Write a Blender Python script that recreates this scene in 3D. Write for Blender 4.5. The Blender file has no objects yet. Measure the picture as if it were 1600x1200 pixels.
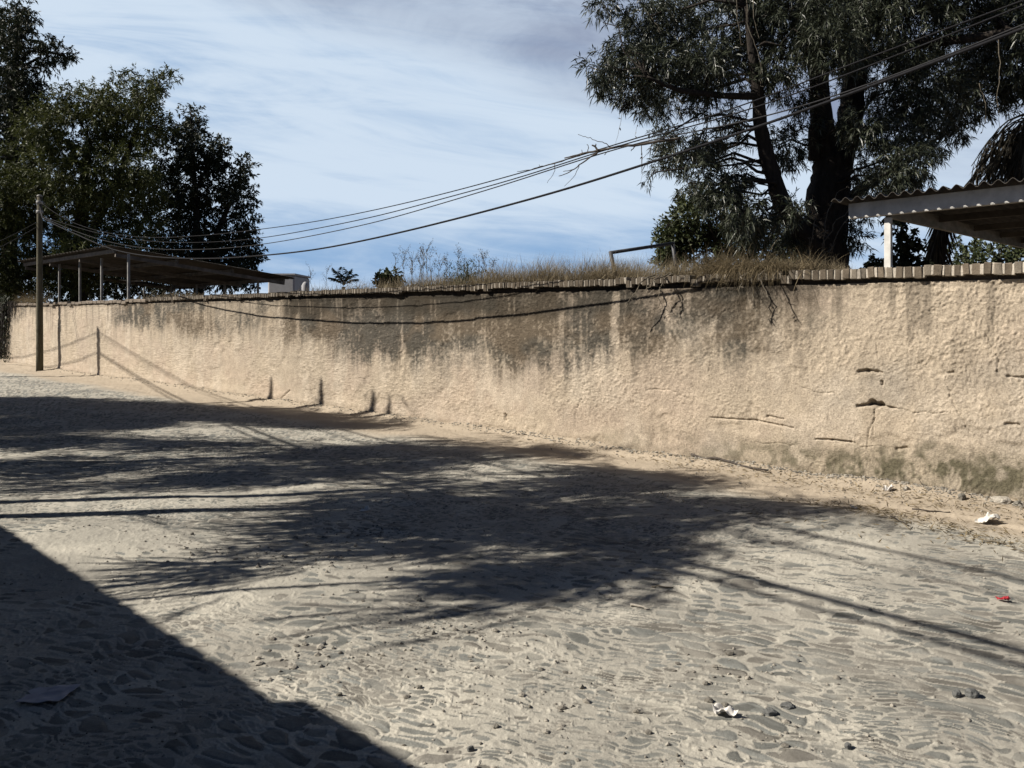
import bpy, math, random
import numpy as np
from mathutils import Vector

random.seed(7)
RNG = np.random.default_rng(11)
S = bpy.context.scene
COL = S.collection
R = math.radians

# ------------------------------------------------------------------ measured camera and sun
F, CX, HY, EYE = 1180.0, 800.0, 495.0, 1.6
AZ, EL = R(9.0), R(37.0)
LH = np.array([math.cos(AZ), math.sin(AZ)])            # the way shadows run on the ground
TE = math.tan(EL)
D2 = np.array([0.7433, -0.6690])                       # along the wall, towards the right
N2 = np.array([-0.6690, -0.7433])                      # out of the wall, towards the street
HW = 2.065                                             # top of the coping


def P(px, py, z):
    return np.array([(px - CX) / F * z, z, EYE + (HY - py) / F * z])


def G(px, py):
    z = EYE * F / (py - HY)
    return np.array([(px - CX) / F * z, z])


def wall_u(px):
    k = (np.asarray(px, float) - CX) / F
    return 10.4 * k / (1 + 0.9 * k) / 0.7433


def wall_depth(px):
    k = (px - CX) / F
    return 10.4 / (1 + 0.9 * k)


def u_px(u):
    x = np.asarray(u, float) * 0.7433
    return CX + F * x / (10.4 - 0.9 * x)


def wall_xy(u, out=0.0):
    return np.array([0.0, 10.4]) + u * D2 + out * N2


def wdist(x, y):
    return (10.4 - 0.9 * x - y) / 1.3454


def wall_uh(px, py):
    z = wall_depth(px)
    return float(wall_u(px)), EYE + (HY - py) / F * z


# ------------------------------------------------------------------ noise
def _hash(ix, iy, iz, seed):
    h = (ix.astype(np.int64) * 374761393 + iy.astype(np.int64) * 668265263 + iz.astype(np.int64) * 2147483647 + seed * 1274126177) & 0xFFFFFFFF
    h = ((h ^ (h >> 13)) * 1274126177) & 0xFFFFFFFF
    h = ((h ^ (h >> 16)) * 2246822519) & 0xFFFFFFFF
    h = h ^ (h >> 15)
    return (h & 0xFFFFFF) / float(0xFFFFFF)


def noise2(x, y, seed=0):
    x = np.asarray(x, float); y = np.asarray(y, float)
    ix, iy = np.floor(x), np.floor(y)
    fx, fy = x - ix, y - iy
    fx = fx * fx * fx * (fx * (fx * 6 - 15) + 10); fy = fy * fy * fy * (fy * (fy * 6 - 15) + 10)
    z = np.zeros_like(ix)
    a = _hash(ix, iy, z, seed); b = _hash(ix + 1, iy, z, seed)
    c = _hash(ix, iy + 1, z, seed); d = _hash(ix + 1, iy + 1, z, seed)
    return (a + (b - a) * fx) * (1 - fy) + (c + (d - c) * fx) * fy


def fbm2(x, y, octaves=4, seed=0, gain=0.5):
    t = 0; a = 1.0; s = 0
    for i in range(octaves):
        t = t + a * noise2(x * 2 ** i + 17.3 * i, y * 2 ** i - 9.1 * i, seed + i); s += a; a *= gain
    return t / s


def noise3(p, seed=0):
    i = np.floor(p); f = p - i
    f = f * f * (3 - 2 * f)
    r = 0
    for dx in (0, 1):
        for dy in (0, 1):
            for dz in (0, 1):
                w = (f[:, 0] if dx else 1 - f[:, 0]) * (f[:, 1] if dy else 1 - f[:, 1]) * (f[:, 2] if dz else 1 - f[:, 2])
                r = r + w * _hash(i[:, 0] + dx, i[:, 1] + dy, i[:, 2] + dz, seed)
    return r


def sstep(a, b, x):
    t = np.clip((x - a) / (b - a), 0, 1)
    return t * t * (3 - 2 * t)


def voronoi(x, y, seed):
    ix, iy = np.floor(x), np.floor(y)
    f1 = np.full(x.shape, 9.0); f2 = np.full(x.shape, 9.0)
    cid = np.zeros(x.shape); vx = np.zeros(x.shape); vy = np.zeros(x.shape)
    z = np.zeros_like(ix)
    for dx in (-1, 0, 1):
        for dy in (-1, 0, 1):
            cx, cy = ix + dx, iy + dy
            qx = cx + 0.1 + 0.8 * _hash(cx, cy, z, seed); qy = cy + 0.1 + 0.8 * _hash(cx, cy, z, seed + 1)
            ex, ey = x - qx, y - qy
            d = np.sqrt(ex * ex + ey * ey)
            n = d < f1
            f2 = np.where(n, f1, np.minimum(f2, d))
            f1 = np.where(n, d, f1)
            vx = np.where(n, ex, vx); vy = np.where(n, ey, vy)
            cid = np.where(n, _hash(cx, cy, z, seed + 2), cid)
    return f1, f2, cid, vx, vy


# ------------------------------------------------------------------ mesh building
class MB:
    def __init__(self):
        self.v = []; self.f = []; self.n = 0; self.m = []; self.c = []

    def add(self, v, faces, mat=0, col=None):
        """faces: one (k, n) index array or a list of them"""
        v = np.asarray(v, float).reshape(-1, 3)
        if not isinstance(faces, list): faces = [faces]
        for f in faces:
            f = np.asarray(f, np.int64)
            if len(f): self.f.append(f + self.n); self.m.append(np.full(len(f), mat))
        if col is not None:
            col = np.asarray(col, float)
            self.c.append(np.broadcast_to(col, (len(v), 3)))
        self.v.append(v); self.n += len(v)

    def box(self, c, size, ax=None, mat=0, col=None):
        """c centre; size full; ax optional 3x3 rows = axes"""
        ax = np.eye(3) if ax is None else np.asarray(ax, float)
        s = np.asarray(size, float) / 2
        b = min(s) * 0.12
        v, fs = CH
        w = v * s - np.sign(v) * 0
        w = np.where(np.abs(v) < 0.99, np.sign(v) * (s - b), np.sign(v) * s)
        self.add(w @ ax + np.asarray(c, float), fs, mat, col)

    def tube(self, pts, rad, sides=6, mat=0, cap=True, col=None):
        pts = np.asarray(pts, float); n = len(pts)
        rad = np.broadcast_to(np.asarray(rad, float), (n,))
        t = np.gradient(pts, axis=0); t /= np.linalg.norm(t, axis=1)[:, None] + 1e-9
        ref = np.array([0, 0, 1.0]) if abs(t[0, 2]) < 0.9 else np.array([1.0, 0, 0])
        a = np.cross(t, ref); 
        bad = np.linalg.norm(a, axis=1) < 1e-3
        a[bad] = np.cross(t[bad], [0.3, 1, 0])
        a /= np.linalg.norm(a, axis=1)[:, None] + 1e-9
        b = np.cross(t, a)
        th = np.arange(sides) * 2 * math.pi / sides
        ring = pts[:, None, :] + rad[:, None, None] * (np.cos(th)[None, :, None] * a[:, None, :] + np.sin(th)[None, :, None] * b[:, None, :])
        v = ring.reshape(-1, 3)
        i = np.arange(n - 1)[:, None] * sides; j = np.arange(sides)[None, :]; k = (j + 1) % sides
        q = np.stack([i + j, i + k, i + sides + k, i + sides + j], -1).reshape(-1, 4)
        fs = [q]
        if cap:
            fs += [np.arange(sides)[None, ::-1], (np.arange(sides) + (n - 1) * sides)[None]]
        self.add(v, fs, mat, col)

    def build(self, name, mats, parent=None, smooth=False, loc=None):
        me = bpy.data.meshes.new(name)
        V = np.concatenate(self.v) if self.v else np.zeros((0, 3))
        if loc is not None: V = V - np.asarray(loc, float)
        me.vertices.add(len(V)); me.vertices.foreach_set('co', V.astype(np.float32).ravel())
        loops = np.concatenate([f.ravel() for f in self.f]).astype(np.int32)
        tot = np.concatenate([np.full(len(f), f.shape[1]) for f in self.f]).astype(np.int32)
        st = np.concatenate([[0], np.cumsum(tot)[:-1]]).astype(np.int32)
        me.loops.add(len(loops)); me.loops.foreach_set('vertex_index', loops)
        me.polygons.add(len(tot)); me.polygons.foreach_set('loop_start', st); me.polygons.foreach_set('loop_total', tot)
        if not isinstance(mats, (list, tuple)): mats = [mats]
        for m in mats: me.materials.append(m)
        me.polygons.foreach_set('material_index', np.concatenate(self.m).astype(np.int32))
        me.polygons.foreach_set('use_smooth', np.full(len(tot), smooth))
        me.update(calc_edges=True)
        if self.c:
            a = me.color_attributes.new('col', 'FLOAT_COLOR', 'POINT')
            c = np.concatenate(self.c); c = np.hstack([c, np.ones((len(c), 1))])
            a.data.foreach_set('color', c.astype(np.float32).ravel())
        o = bpy.data.objects.new(name, me); COL.objects.link(o)
        if loc is not None and parent is None: o.location = [float(q) for q in loc]
        if parent is not None: o.parent = parent
        return o


def _chamfer():
    v = []; idx = {}
    for sx in (-1, 1):
        for sy in (-1, 1):
            for sz in (-1, 1):
                for a in range(3):
                    q = [0.9 * sx, 0.9 * sy, 0.9 * sz]; q[a] = (sx, sy, sz)[a]
                    idx[(sx, sy, sz, a)] = len(v); v.append(q)
    quads = []; tris = []
    for a in range(3):
        b, c = [(1, 2), (2, 0), (0, 1)][a]
        for s in (-1, 1):
            q = []
            for (tb, tc) in ((-1, -1), (1, -1), (1, 1), (-1, 1)):
                k = [0, 0, 0]; k[a] = s; k[b] = tb; k[c] = tc
                q.append(idx[(*k, a)])
            quads.append(q if s > 0 else q[::-1])
    for a in range(3):          # edge along axis a, between faces b and c
        b, c = [(1, 2), (2, 0), (0, 1)][a]
        for tb in (-1, 1):
            for tc in (-1, 1):
                k0 = [0, 0, 0]; k0[b] = tb; k0[c] = tc; k1 = list(k0); k0[a] = -1; k1[a] = 1
                q = [idx[(*k0, b)], idx[(*k1, b)], idx[(*k1, c)], idx[(*k0, c)]]
                quads.append(q if tb * tc < 0 else q[::-1])
    for sx in (-1, 1):
        for sy in (-1, 1):
            for sz in (-1, 1):
                q = [idx[(sx, sy, sz, a)] for a in range(3)]
                tris.append(q if sx * sy * sz > 0 else q[::-1])
    return np.array(v, float), [np.array(quads), np.array(tris)]


CH = _chamfer()
_t = (1 + 5 ** .5) / 2
ICO_V = np.array([(-1, _t, 0), (1, _t, 0), (-1, -_t, 0), (1, -_t, 0), (0, -1, _t), (0, 1, _t), (0, -1, -_t), (0, 1, -_t), (_t, 0, -1), (_t, 0, 1), (-_t, 0, -1), (-_t, 0, 1)], float)
ICO_V /= np.linalg.norm(ICO_V[0])
ICO_F = np.array([(0, 11, 5), (0, 5, 1), (0, 1, 7), (0, 7, 10), (0, 10, 11), (1, 5, 9), (5, 11, 4), (11, 10, 2), (10, 7, 6), (7, 1, 8), (3, 9, 4), (3, 4, 2), (3, 2, 6), (3, 6, 8), (3, 8, 9), (4, 9, 5), (2, 4, 11), (6, 2, 10), (8, 6, 7), (9, 8, 1)])


def ico2(n=2):
    v = list(map(tuple, ICO_V)); f = ICO_F.tolist()
    for _ in range(n):
        mid = {}; nf = []
        def m(a, b):
            k = (min(a, b), max(a, b))
            if k not in mid:
                q = np.array(v[a]) + np.array(v[b]); q /= np.linalg.norm(q); mid[k] = len(v); v.append(tuple(q))
            return mid[k]
        for a, b, c in f:
            x, y, z = m(a, b), m(b, c), m(c, a)
            nf += [(a, x, z), (b, y, x), (c, z, y), (x, y, z)]
        f = nf
    return np.array(v), np.array(f)


ICO2 = ico2(2)


def leaf_quads(mb, p, d, L, W, mat=0, droop=0.0):
    n = len(p)
    d = d / (np.linalg.norm(d, axis=1)[:, None] + 1e-9)
    r = RNG.normal(size=(n, 3)) * 0.7 + np.array([0, 0, 1.0])
    s = np.cross(d, r); s /= np.linalg.norm(s, axis=1)[:, None] + 1e-9
    L = np.broadcast_to(L, (n,))[:, None]; W = np.broadcast_to(W, (n,))[:, None]
    tip = p + d * L; tip[:, 2] -= (droop * L)[:, 0]
    mid = p + d * L * 0.45
    v = np.stack([p, mid - s * W / 2, tip, mid + s * W / 2], 1).reshape(-1, 3)
    f = np.arange(n * 4).reshape(-1, 4)
    mb.add(v, f, mat)


def unit(n):
    q = RNG.normal(size=(n, 3))
    return q / np.linalg.norm(q, axis=1)[:, None]


# ------------------------------------------------------------------ tags
def tag(o, label=None, cat=None, group=None, kind=None):
    if label: o['label'] = label
    if cat: o['category'] = cat
    if group: o['group'] = group
    if kind: o['kind'] = kind
    return o


def thing(name, loc, label, cat, group=None):
    o = bpy.data.objects.new(name, None); COL.objects.link(o)
    o.location = [float(q) for q in loc]; o.empty_display_size = 0.1
    return tag(o, label, cat, group)


# ------------------------------------------------------------------ materials
def new_mat(name):
    m = bpy.data.materials.new(name); m.use_nodes = True
    nt = m.node_tree; b = nt.nodes['Principled BSDF']
    b.inputs['Specular IOR Level'].default_value = 0.25
    return m, nt, b


def nd(nt, t, **kw):
    n = nt.nodes.new(t)
    for k, v in kw.items(): setattr(n, k, v)
    return n


def plain(name, col, rough=0.8, var=0.25, scale=8.0, bump=0.0, bscale=60.0, metal=0.0, stretch=(1, 1, 1), col2=None, spec=0.25):
    m, nt, b = new_mat(name)
    tc = nd(nt, 'ShaderNodeTexCoord'); mp = nd(nt, 'ShaderNodeMapping')
    mp.inputs['Scale'].default_value = stretch
    nt.links.new(tc.outputs['Object'], mp.inputs['Vector'])
    n = nd(nt, 'ShaderNodeTexNoise'); n.inputs['Scale'].default_value = scale; n.inputs['Detail'].default_value = 6; n.inputs['Roughness'].default_value = 0.65
    nt.links.new(mp.outputs['Vector'], n.inputs['Vector'])
    rp = nd(nt, 'ShaderNodeValToRGB')
    c = np.array(col)
    c2 = np.array(col2) if col2 is not None else c * (1 - var * 1.4)
    rp.color_ramp.elements[0].position = 0.33; rp.color_ramp.elements[1].position = 0.67
    rp.color_ramp.elements[0].color = (*c2, 1); rp.color_ramp.elements[1].color = (*(np.minimum(c * (1 + var * 0.5), 0.95)), 1)
    nt.links.new(n.outputs['Fac'], rp.inputs['Fac']); nt.links.new(rp.outputs['Color'], b.inputs['Base Color'])
    b.inputs['Roughness'].default_value = rough; b.inputs['Metallic'].default_value = metal
    b.inputs['Specular IOR Level'].default_value = spec
    if bump:
        n2 = nd(nt, 'ShaderNodeTexNoise'); n2.inputs['Scale'].default_value = bscale; n2.inputs['Detail'].default_value = 5
        nt.links.new(mp.outputs['Vector'], n2.inputs['Vector'])
        bp = nd(nt, 'ShaderNodeBump'); bp.inputs['Strength'].default_value = bump; bp.inputs['Distance'].default_value = 0.02
        nt.links.new(n2.outputs['Fac'], bp.inputs['Height']); nt.links.new(bp.outputs['Normal'], b.inputs['Normal'])
    return m


def leafy(name, c1, c2, trans=0.25, rough=0.55, spec=0.3):
    """per-leaf colour variation plus some light through the leaf"""
    m, nt, b = new_mat(name)
    g = nd(nt, 'ShaderNodeNewGeometry')
    rp = nd(nt, 'ShaderNodeValToRGB')
    rp.color_ramp.elements[0].color = (*c1, 1); rp.color_ramp.elements[1].color = (*c2, 1)
    nt.links.new(g.outputs['Random Per Island'], rp.inputs['Fac'])
    nt.links.new(rp.outputs['Color'], b.inputs['Base Color'])
    b.inputs['Roughness'].default_value = rough; b.inputs['Specular IOR Level'].default_value = spec
    t = nd(nt, 'ShaderNodeBsdfTranslucent'); nt.links.new(rp.outputs['Color'], t.inputs['Color'])
    mx = nd(nt, 'ShaderNodeMixShader'); mx.inputs[0].default_value = trans
    nt.links.new(b.outputs[0], mx.inputs[1]); nt.links.new(t.outputs[0], mx.inputs[2])
    nt.links.new(mx.outputs[0], nt.nodes['Material Output'].inputs['Surface'])
    return m


def attr_mat(name, rough=0.95, grain=0.25, gscale=90.0, bump=0.4, bscale=140.0, dist=0.01, spec=0.15):
    """base colour from the mesh's own colour attribute, with a fine mineral grain"""
    m, nt, b = new_mat(name)
    a = nd(nt, 'ShaderNodeVertexColor', layer_name='col')
    tc = nd(nt, 'ShaderNodeTexCoord')
    n = nd(nt, 'ShaderNodeTexNoise'); n.inputs['Scale'].default_value = gscale; n.inputs['Detail'].default_value = 6; n.inputs['Roughness'].default_value = 0.75
    nt.links.new(tc.outputs['Object'], n.inputs['Vector'])
    mr = nd(nt, 'ShaderNodeMapRange'); mr.inputs['From Min'].default_value = 0.3; mr.inputs['From Max'].default_value = 0.7
    mr.inputs['To Min'].default_value = 1 - grain; mr.inputs['To Max'].default_value = 1 + grain
    nt.links.new(n.outputs['Fac'], mr.inputs['Value'])
    mu = nd(nt, 'ShaderNodeVectorMath', operation='MULTIPLY')
    cb = nd(nt, 'ShaderNodeCombineXYZ')
    for i in range(3): nt.links.new(mr.outputs['Result'], cb.inputs[i])
    nt.links.new(a.outputs['Color'], mu.inputs[0]); nt.links.new(cb.outputs[0], mu.inputs[1])
    nt.links.new(mu.outputs[0], b.inputs['Base Color'])
    b.inputs['Roughness'].default_value = rough; b.inputs['Specular IOR Level'].default_value = spec
    if bump:
        n2 = nd(nt, 'ShaderNodeTexNoise'); n2.inputs['Scale'].default_value = bscale; n2.inputs['Detail'].default_value = 5; n2.inputs['Roughness'].default_value = 0.7
        nt.links.new(tc.outputs['Object'], n2.inputs['Vector'])
        bp = nd(nt, 'ShaderNodeBump'); bp.inputs['Strength'].default_value = bump; bp.inputs['Distance'].default_value = dist
        nt.links.new(n2.outputs['Fac'], bp.inputs['Height']); nt.links.new(bp.outputs['Normal'], b.inputs['Normal'])
    return m


M_GROUND = attr_mat('street_dust_and_stone', grain=0.16, gscale=70, bump=0.5, bscale=110, dist=0.008)
M_WALL = attr_mat('rough_plaster', grain=0.40, gscale=55, bump=0.8, bscale=75, dist=0.014)
M_BRICK = attr_mat('weathered_brick', grain=0.3, gscale=60, bump=0.7, bscale=90, dist=0.01)
M_BARK = plain('dark_bark', (0.026, 0.021, 0.017), 0.95, 0.5, 5, 0.9, 14, stretch=(3, 3, 0.7))
M_TWIG = plain('pale_dry_twig', (0.13, 0.112, 0.085), 0.9, 0.4, 20)
M_DEADWOOD = plain('dead_wood', (0.06, 0.05, 0.042), 0.9, 0.4, 20)
M_LEAF_WILLOW = leafy('narrow_grey_green_leaf', (0.014, 0.019, 0.011), (0.056, 0.063, 0.041), 0.12, 0.42, 0.4)
M_LEAF_OLIVE = leafy('olive_leaf', (0.020, 0.028, 0.007), (0.088, 0.098, 0.030), 0.2, 0.6, 0.25)
M_LEAF_DARK = leafy('dark_leaf', (0.010, 0.015, 0.007), (0.035, 0.042, 0.020), 0.12, 0.6, 0.25)
M_LEAF_BUSH = leafy('bush_leaf', (0.020, 0.030, 0.011), (0.060, 0.068, 0.028), 0.2, 0.6, 0.25)
M_GRASS = leafy('dry_grass_blade', (0.10, 0.08, 0.05), (0.33, 0.275, 0.185), 0.30, 0.8, 0.1)
M_GRASS_OLD = leafy('old_dry_grass_blade', (0.075, 0.06, 0.037), (0.28, 0.225, 0.14), 0.3, 0.8, 0.1)
M_DEADFROND = leafy('dead_frond', (0.030, 0.026, 0.020), (0.095, 0.085, 0.066), 0.10, 0.8, 0.1)
M_CABLE = plain('black_cable', (0.016, 0.016, 0.018), 0.85, 0.2, 30, spec=0.1)
M_CABLE_GREY = plain('grey_cable', (0.032, 0.032, 0.034), 0.85, 0.2, 30, spec=0.1)
M_POLE = plain('grey_green_timber', (0.085, 0.077, 0.052), 0.95, 0.35, 6, 0.5, 30, stretch=(4, 4, 0.5))
M_STEEL_WHITE = plain('white_painted_steel', (0.52, 0.51, 0.48), 0.6, 0.2, 6)
M_STEEL_GREY = plain('grey_painted_steel', (0.20, 0.195, 0.185), 0.6, 0.3, 5)
M_BEAM = plain('dusty_grey_beam', (0.22, 0.205, 0.18), 0.7, 0.3, 3, stretch=(1, 1, 4))
M_SHEET = plain('dusty_corrugated_sheet', (0.13, 0.115, 0.098), 0.7, 0.35, 4)
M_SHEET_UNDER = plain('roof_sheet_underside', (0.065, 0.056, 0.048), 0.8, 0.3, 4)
M_SHED_FRAME = plain('rusty_shed_frame', (0.12, 0.105, 0.09), 0.8, 0.35, 4)
M_SHED_SHEET = plain('old_shed_sheet', (0.20, 0.182, 0.16), 0.75, 0.35, 3)
M_PIPE = plain('dark_steel_pipe', (0.055, 0.055, 0.06), 0.5, 0.3, 10)
M_WHITEWALL = plain('white_render', (0.30, 0.30, 0.31), 0.9, 0.1, 3)
M_PAPER = plain('white_paper', (0.55, 0.53, 0.50), 0.8, 0.12, 20)
M_PLASTIC = plain('white_plastic', (0.52, 0.50, 0.455), 0.5, 0.15, 20, spec=0.4)
M_CARD = plain('grey_cardboard', (0.36, 0.34, 0.36), 0.9, 0.15, 12)
M_RED = plain('red_plastic', (0.30, 0.018, 0.028), 0.6, 0.2, 20)
M_ROCK = plain('dusty_stone', (0.19, 0.178, 0.152), 0.95, 0.35, 18, 0.6, 60)
M_ROCK_PALE = plain('pale_stone', (0.36, 0.33, 0.28), 0.95, 0.25, 18, 0.6, 60)
M_ROCK_DARK = plain('slate_stone', (0.125, 0.127, 0.122), 0.9, 0.35, 18, 0.6, 60)
M_SOIL = plain('dry_soil', (0.17, 0.14, 0.105), 1.0, 0.3, 3)
M_HOUSE = plain('house_render', (0.22, 0.20, 0.18), 0.95, 0.2, 2)

# ------------------------------------------------------------------ world, sun, camera
W = bpy.data.worlds.new('World'); S.world = W; W.use_nodes = True
SKY_STRENGTH, EXPOSURE, SUN = 0.05, 0.85, 5.0
CLOUD_W = (0.365, 0.43, 0.505); CLOUD_G = (0.145, 0.172, 0.245); CLOUD_B = (0.150, 0.245, 0.385)


def build_world():
    nt = W.node_tree; bg = nt.nodes['Background']; out = nt.nodes['World Output']
    sk = nd(nt, 'ShaderNodeTexSky', sky_type='NISHITA'); sk.sun_disc = False
    sk.sun_elevation = EL
    # the sun stands at -LH; sun_rotation is measured from +Y towards +X
    sk.sun_rotation = math.atan2(-LH[0], -LH[1]) % (2 * math.pi)
    sk.air_density = 0.45; sk.dust_density = 0.05; sk.ozone_density = 1.6; sk.altitude = 2500
    nt.links.new(sk.outputs[0], bg.inputs['Color']); bg.inputs['Strength'].default_value = SKY_STRENGTH
    tc = nd(nt, 'ShaderNodeTexCoord'); sp = nd(nt, 'ShaderNodeSeparateXYZ'); nt.links.new(tc.outputs['Generated'], sp.inputs[0])

    def math_(op, a, b=None, clamp=False):
        n = nd(nt, 'ShaderNodeMath', operation=op); n.use_clamp = clamp
        for i, q in enumerate((a, b)):
            if q is None: continue
            if isinstance(q, (int, float)): n.inputs[i].default_value = q
            else: nt.links.new(q, n.inputs[i])
        return n.outputs[0]

    def rng(v, a, b, c, d, smooth=True):
        n = nd(nt, 'ShaderNodeMapRange', interpolation_type='SMOOTHSTEP' if smooth else 'LINEAR')
        nt.links.new(v, n.inputs['Value'])
        for k, q in zip(('From Min', 'From Max', 'To Min', 'To Max'), (a, b, c, d)): n.inputs[k].default_value = q
        return n.outputs[0]
    z = math_('MAXIMUM', sp.outputs['Z'], 0.0)
    den = math_('ADD', z, 0.10)
    cx = math_('DIVIDE', sp.outputs['X'], den); cy = math_('DIVIDE', sp.outputs['Y'], den)
    cb = nd(nt, 'ShaderNodeCombineXYZ'); nt.links.new(cx, cb.inputs[0]); nt.links.new(cy, cb.inputs[1])

    def layer(rot, scale, nscale, detail, dist, loc=(0, 0, 0)):
        mp = nd(nt, 'ShaderNodeMapping'); mp.inputs['Rotation'].default_value = (0, 0, R(rot)); mp.inputs['Scale'].default_value = (*scale, 1); mp.inputs['Location'].default_value = loc
        nt.links.new(cb.outputs[0], mp.inputs['Vector'])
        n = nd(nt, 'ShaderNodeTexNoise'); n.inputs['Scale'].default_value = nscale; n.inputs['Detail'].default_value = detail
        n.inputs['Roughness'].default_value = 0.55; n.inputs['Distortion'].default_value = dist
        nt.links.new(mp.outputs['Vector'], n.inputs['Vector'])
        return n.outputs['Fac']
    fib = layer(12, (0.16, 1.0), 1.3, 7, 0.5)            # long cirrus fibres
    big = layer(18, (0.22, 0.75), 0.55, 3, 0.3, (3.1, 1.7, 0))
    fine = layer(8, (0.3, 2.2), 2.2, 6, 0.8, (9, 2, 0))
    # wisps drifting down to the right, in azimuth and height
    yy = math_('MAXIMUM', sp.outputs['Y'], 0.05)
    c2 = nd(nt, 'ShaderNodeCombineXYZ'); nt.links.new(math_('DIVIDE', sp.outputs['X'], yy), c2.inputs[0]); nt.links.new(math_('DIVIDE', sp.outputs['Z'], yy), c2.inputs[1])

    def wisp(rot, scale, nscale, detail, dist, loc):
        mp = nd(nt, 'ShaderNodeMapping'); mp.inputs['Rotation'].default_value = (0, 0, R(rot)); mp.inputs['Location'].default_value = loc
        m2 = nd(nt, 'ShaderNodeMapping'); m2.inputs['Scale'].default_value = (*scale, 1)
        nt.links.new(c2.outputs[0], mp.inputs['Vector']); nt.links.new(mp.outputs['Vector'], m2.inputs['Vector'])
        n = nd(nt, 'ShaderNodeTexNoise'); n.inputs['Scale'].default_value = nscale; n.inputs['Detail'].default_value = detail; n.inputs['Roughness'].default_value = 0.6; n.inputs['Distortion'].default_value = dist
        nt.links.new(m2.outputs['Vector'], n.inputs['Vector'])
        return n.outputs['Fac']
    w1 = wisp(11, (0.9, 4.2), 2.4, 8, 0.9, (0.3, 0.1, 0))
    w2 = wisp(6, (1.5, 11.0), 2.2, 8, 1.2, (1.3, 2.1, 0))
    dens = math_('ADD', math_('MULTIPLY', w1, 0.55), math_('ADD', math_('MULTIPLY', big, 0.45), math_('MULTIPLY', w2, 0.40)))
    # a veil thick at mid height; low down it thins to blue streaks
    bias = math_('ADD', rng(z, 0.07, 0.17, -0.10, 0.09), rng(z, 0.01, 0.07, 0.20, 0.0))
    thick = rng(math_('ADD', dens, bias), 0.51, 0.84, 0.0, 1.0)
    front = rng(sp.outputs['Y'], 0.30, 0.62, 0.0, 1.0)
    zen = rng(z, 0.42, 0.60, 1.0, 0.05)
    alpha = math_('MULTIPLY', 0.95, math_('MULTIPLY', front, zen))
    # the edge of a greyer bank of cloud, higher up
    edge = math_('SUBTRACT', math_('ADD', z, math_('ADD', math_('MULTIPLY', sp.outputs['X'], 0.20), math_('MULTIPLY', math_('SUBTRACT', big, 0.5), 0.30))), 0.285)
    grey = math_('MULTIPLY', rng(edge, -0.015, 0.05, 0.0, 0.9), rng(w1, 0.34, 0.66, 1.0, 0.35))
    m0 = nd(nt, 'ShaderNodeMix', data_type='RGBA'); m0.inputs['A'].default_value = (*CLOUD_B, 1); m0.inputs['B'].default_value = (*CLOUD_W, 1)
    nt.links.new(thick, m0.inputs['Factor'])
    mc = nd(nt, 'ShaderNodeMix', data_type='RGBA'); mc.inputs['B'].default_value = (*CLOUD_G, 1)
    nt.links.new(m0.outputs['Result'], mc.inputs['A'])
    nt.links.new(grey, mc.inputs['Factor'])
    bg2 = nd(nt, 'ShaderNodeBackground'); nt.links.new(mc.outputs['Result'], bg2.inputs['Color']); bg2.inputs['Strength'].default_value = 1.0
    mx = nd(nt, 'ShaderNodeMixShader'); nt.links.new(alpha, mx.inputs[0]); nt.links.new(bg.outputs[0], mx.inputs[1]); nt.links.new(bg2.outputs[0], mx.inputs[2])
    nt.links.new(mx.outputs[0], out.inputs['Surface'])


build_world()
sun = bpy.data.lights.new('sun', 'SUN'); sun.energy = SUN; sun.angle = R(0.42); sun.color = (1.0, 0.93, 0.83)
so = bpy.data.objects.new('sun', sun); COL.objects.link(so)
so.rotation_euler = Vector((LH[0] * math.cos(EL), LH[1] * math.cos(EL), -math.sin(EL))).to_track_quat('-Z', 'Y').to_euler()
cam = bpy.data.cameras.new('camera'); cam.sensor_width = 36; cam.lens = F / 1600 * 36
cam.shift_y = (HY - 600) / 1600; cam.clip_start = 0.05; cam.clip_end = 3000
co = bpy.data.objects.new('camera', cam); COL.objects.link(co); co.location = (0, 0, EYE); co.rotation_euler = (R(90), 0, 0)
S.camera = co
vs = S.view_settings; vs.view_transform = 'Standard'; vs.look = 'None'; vs.exposure = EXPOSURE; vs.gamma = 1; vs.use_curve_mapping = False
S.render.engine = 'CYCLES'
S.cycles.max_bounces = 6; S.cycles.diffuse_bounces = 3; S.cycles.transparent_max_bounces = 4


# ------------------------------------------------------------------ street surface
def ground_low(x, y):
    """gentle swells of a worn unpaved street, ruts, and the heap of dirt along the wall"""
    d = wdist(x, y)
    h = 0.045 * (fbm2(x * 0.33 + 4, y * 0.33, 3, 3) - 0.5) + 0.040 * (fbm2(x * 0.9, y * 1.5 + 9, 3, 8) - 0.5)
    r = np.sqrt(x * x + y * y)
    h = h * np.clip(12 / (r + 1e-6), 0, 1)
    h = h + 0.05 * sstep(0.45, 0.0, d) * (0.4 + 0.9 * noise2((x - y) * 1.3, d * 0 + 2.0, 5))
    return h


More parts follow.
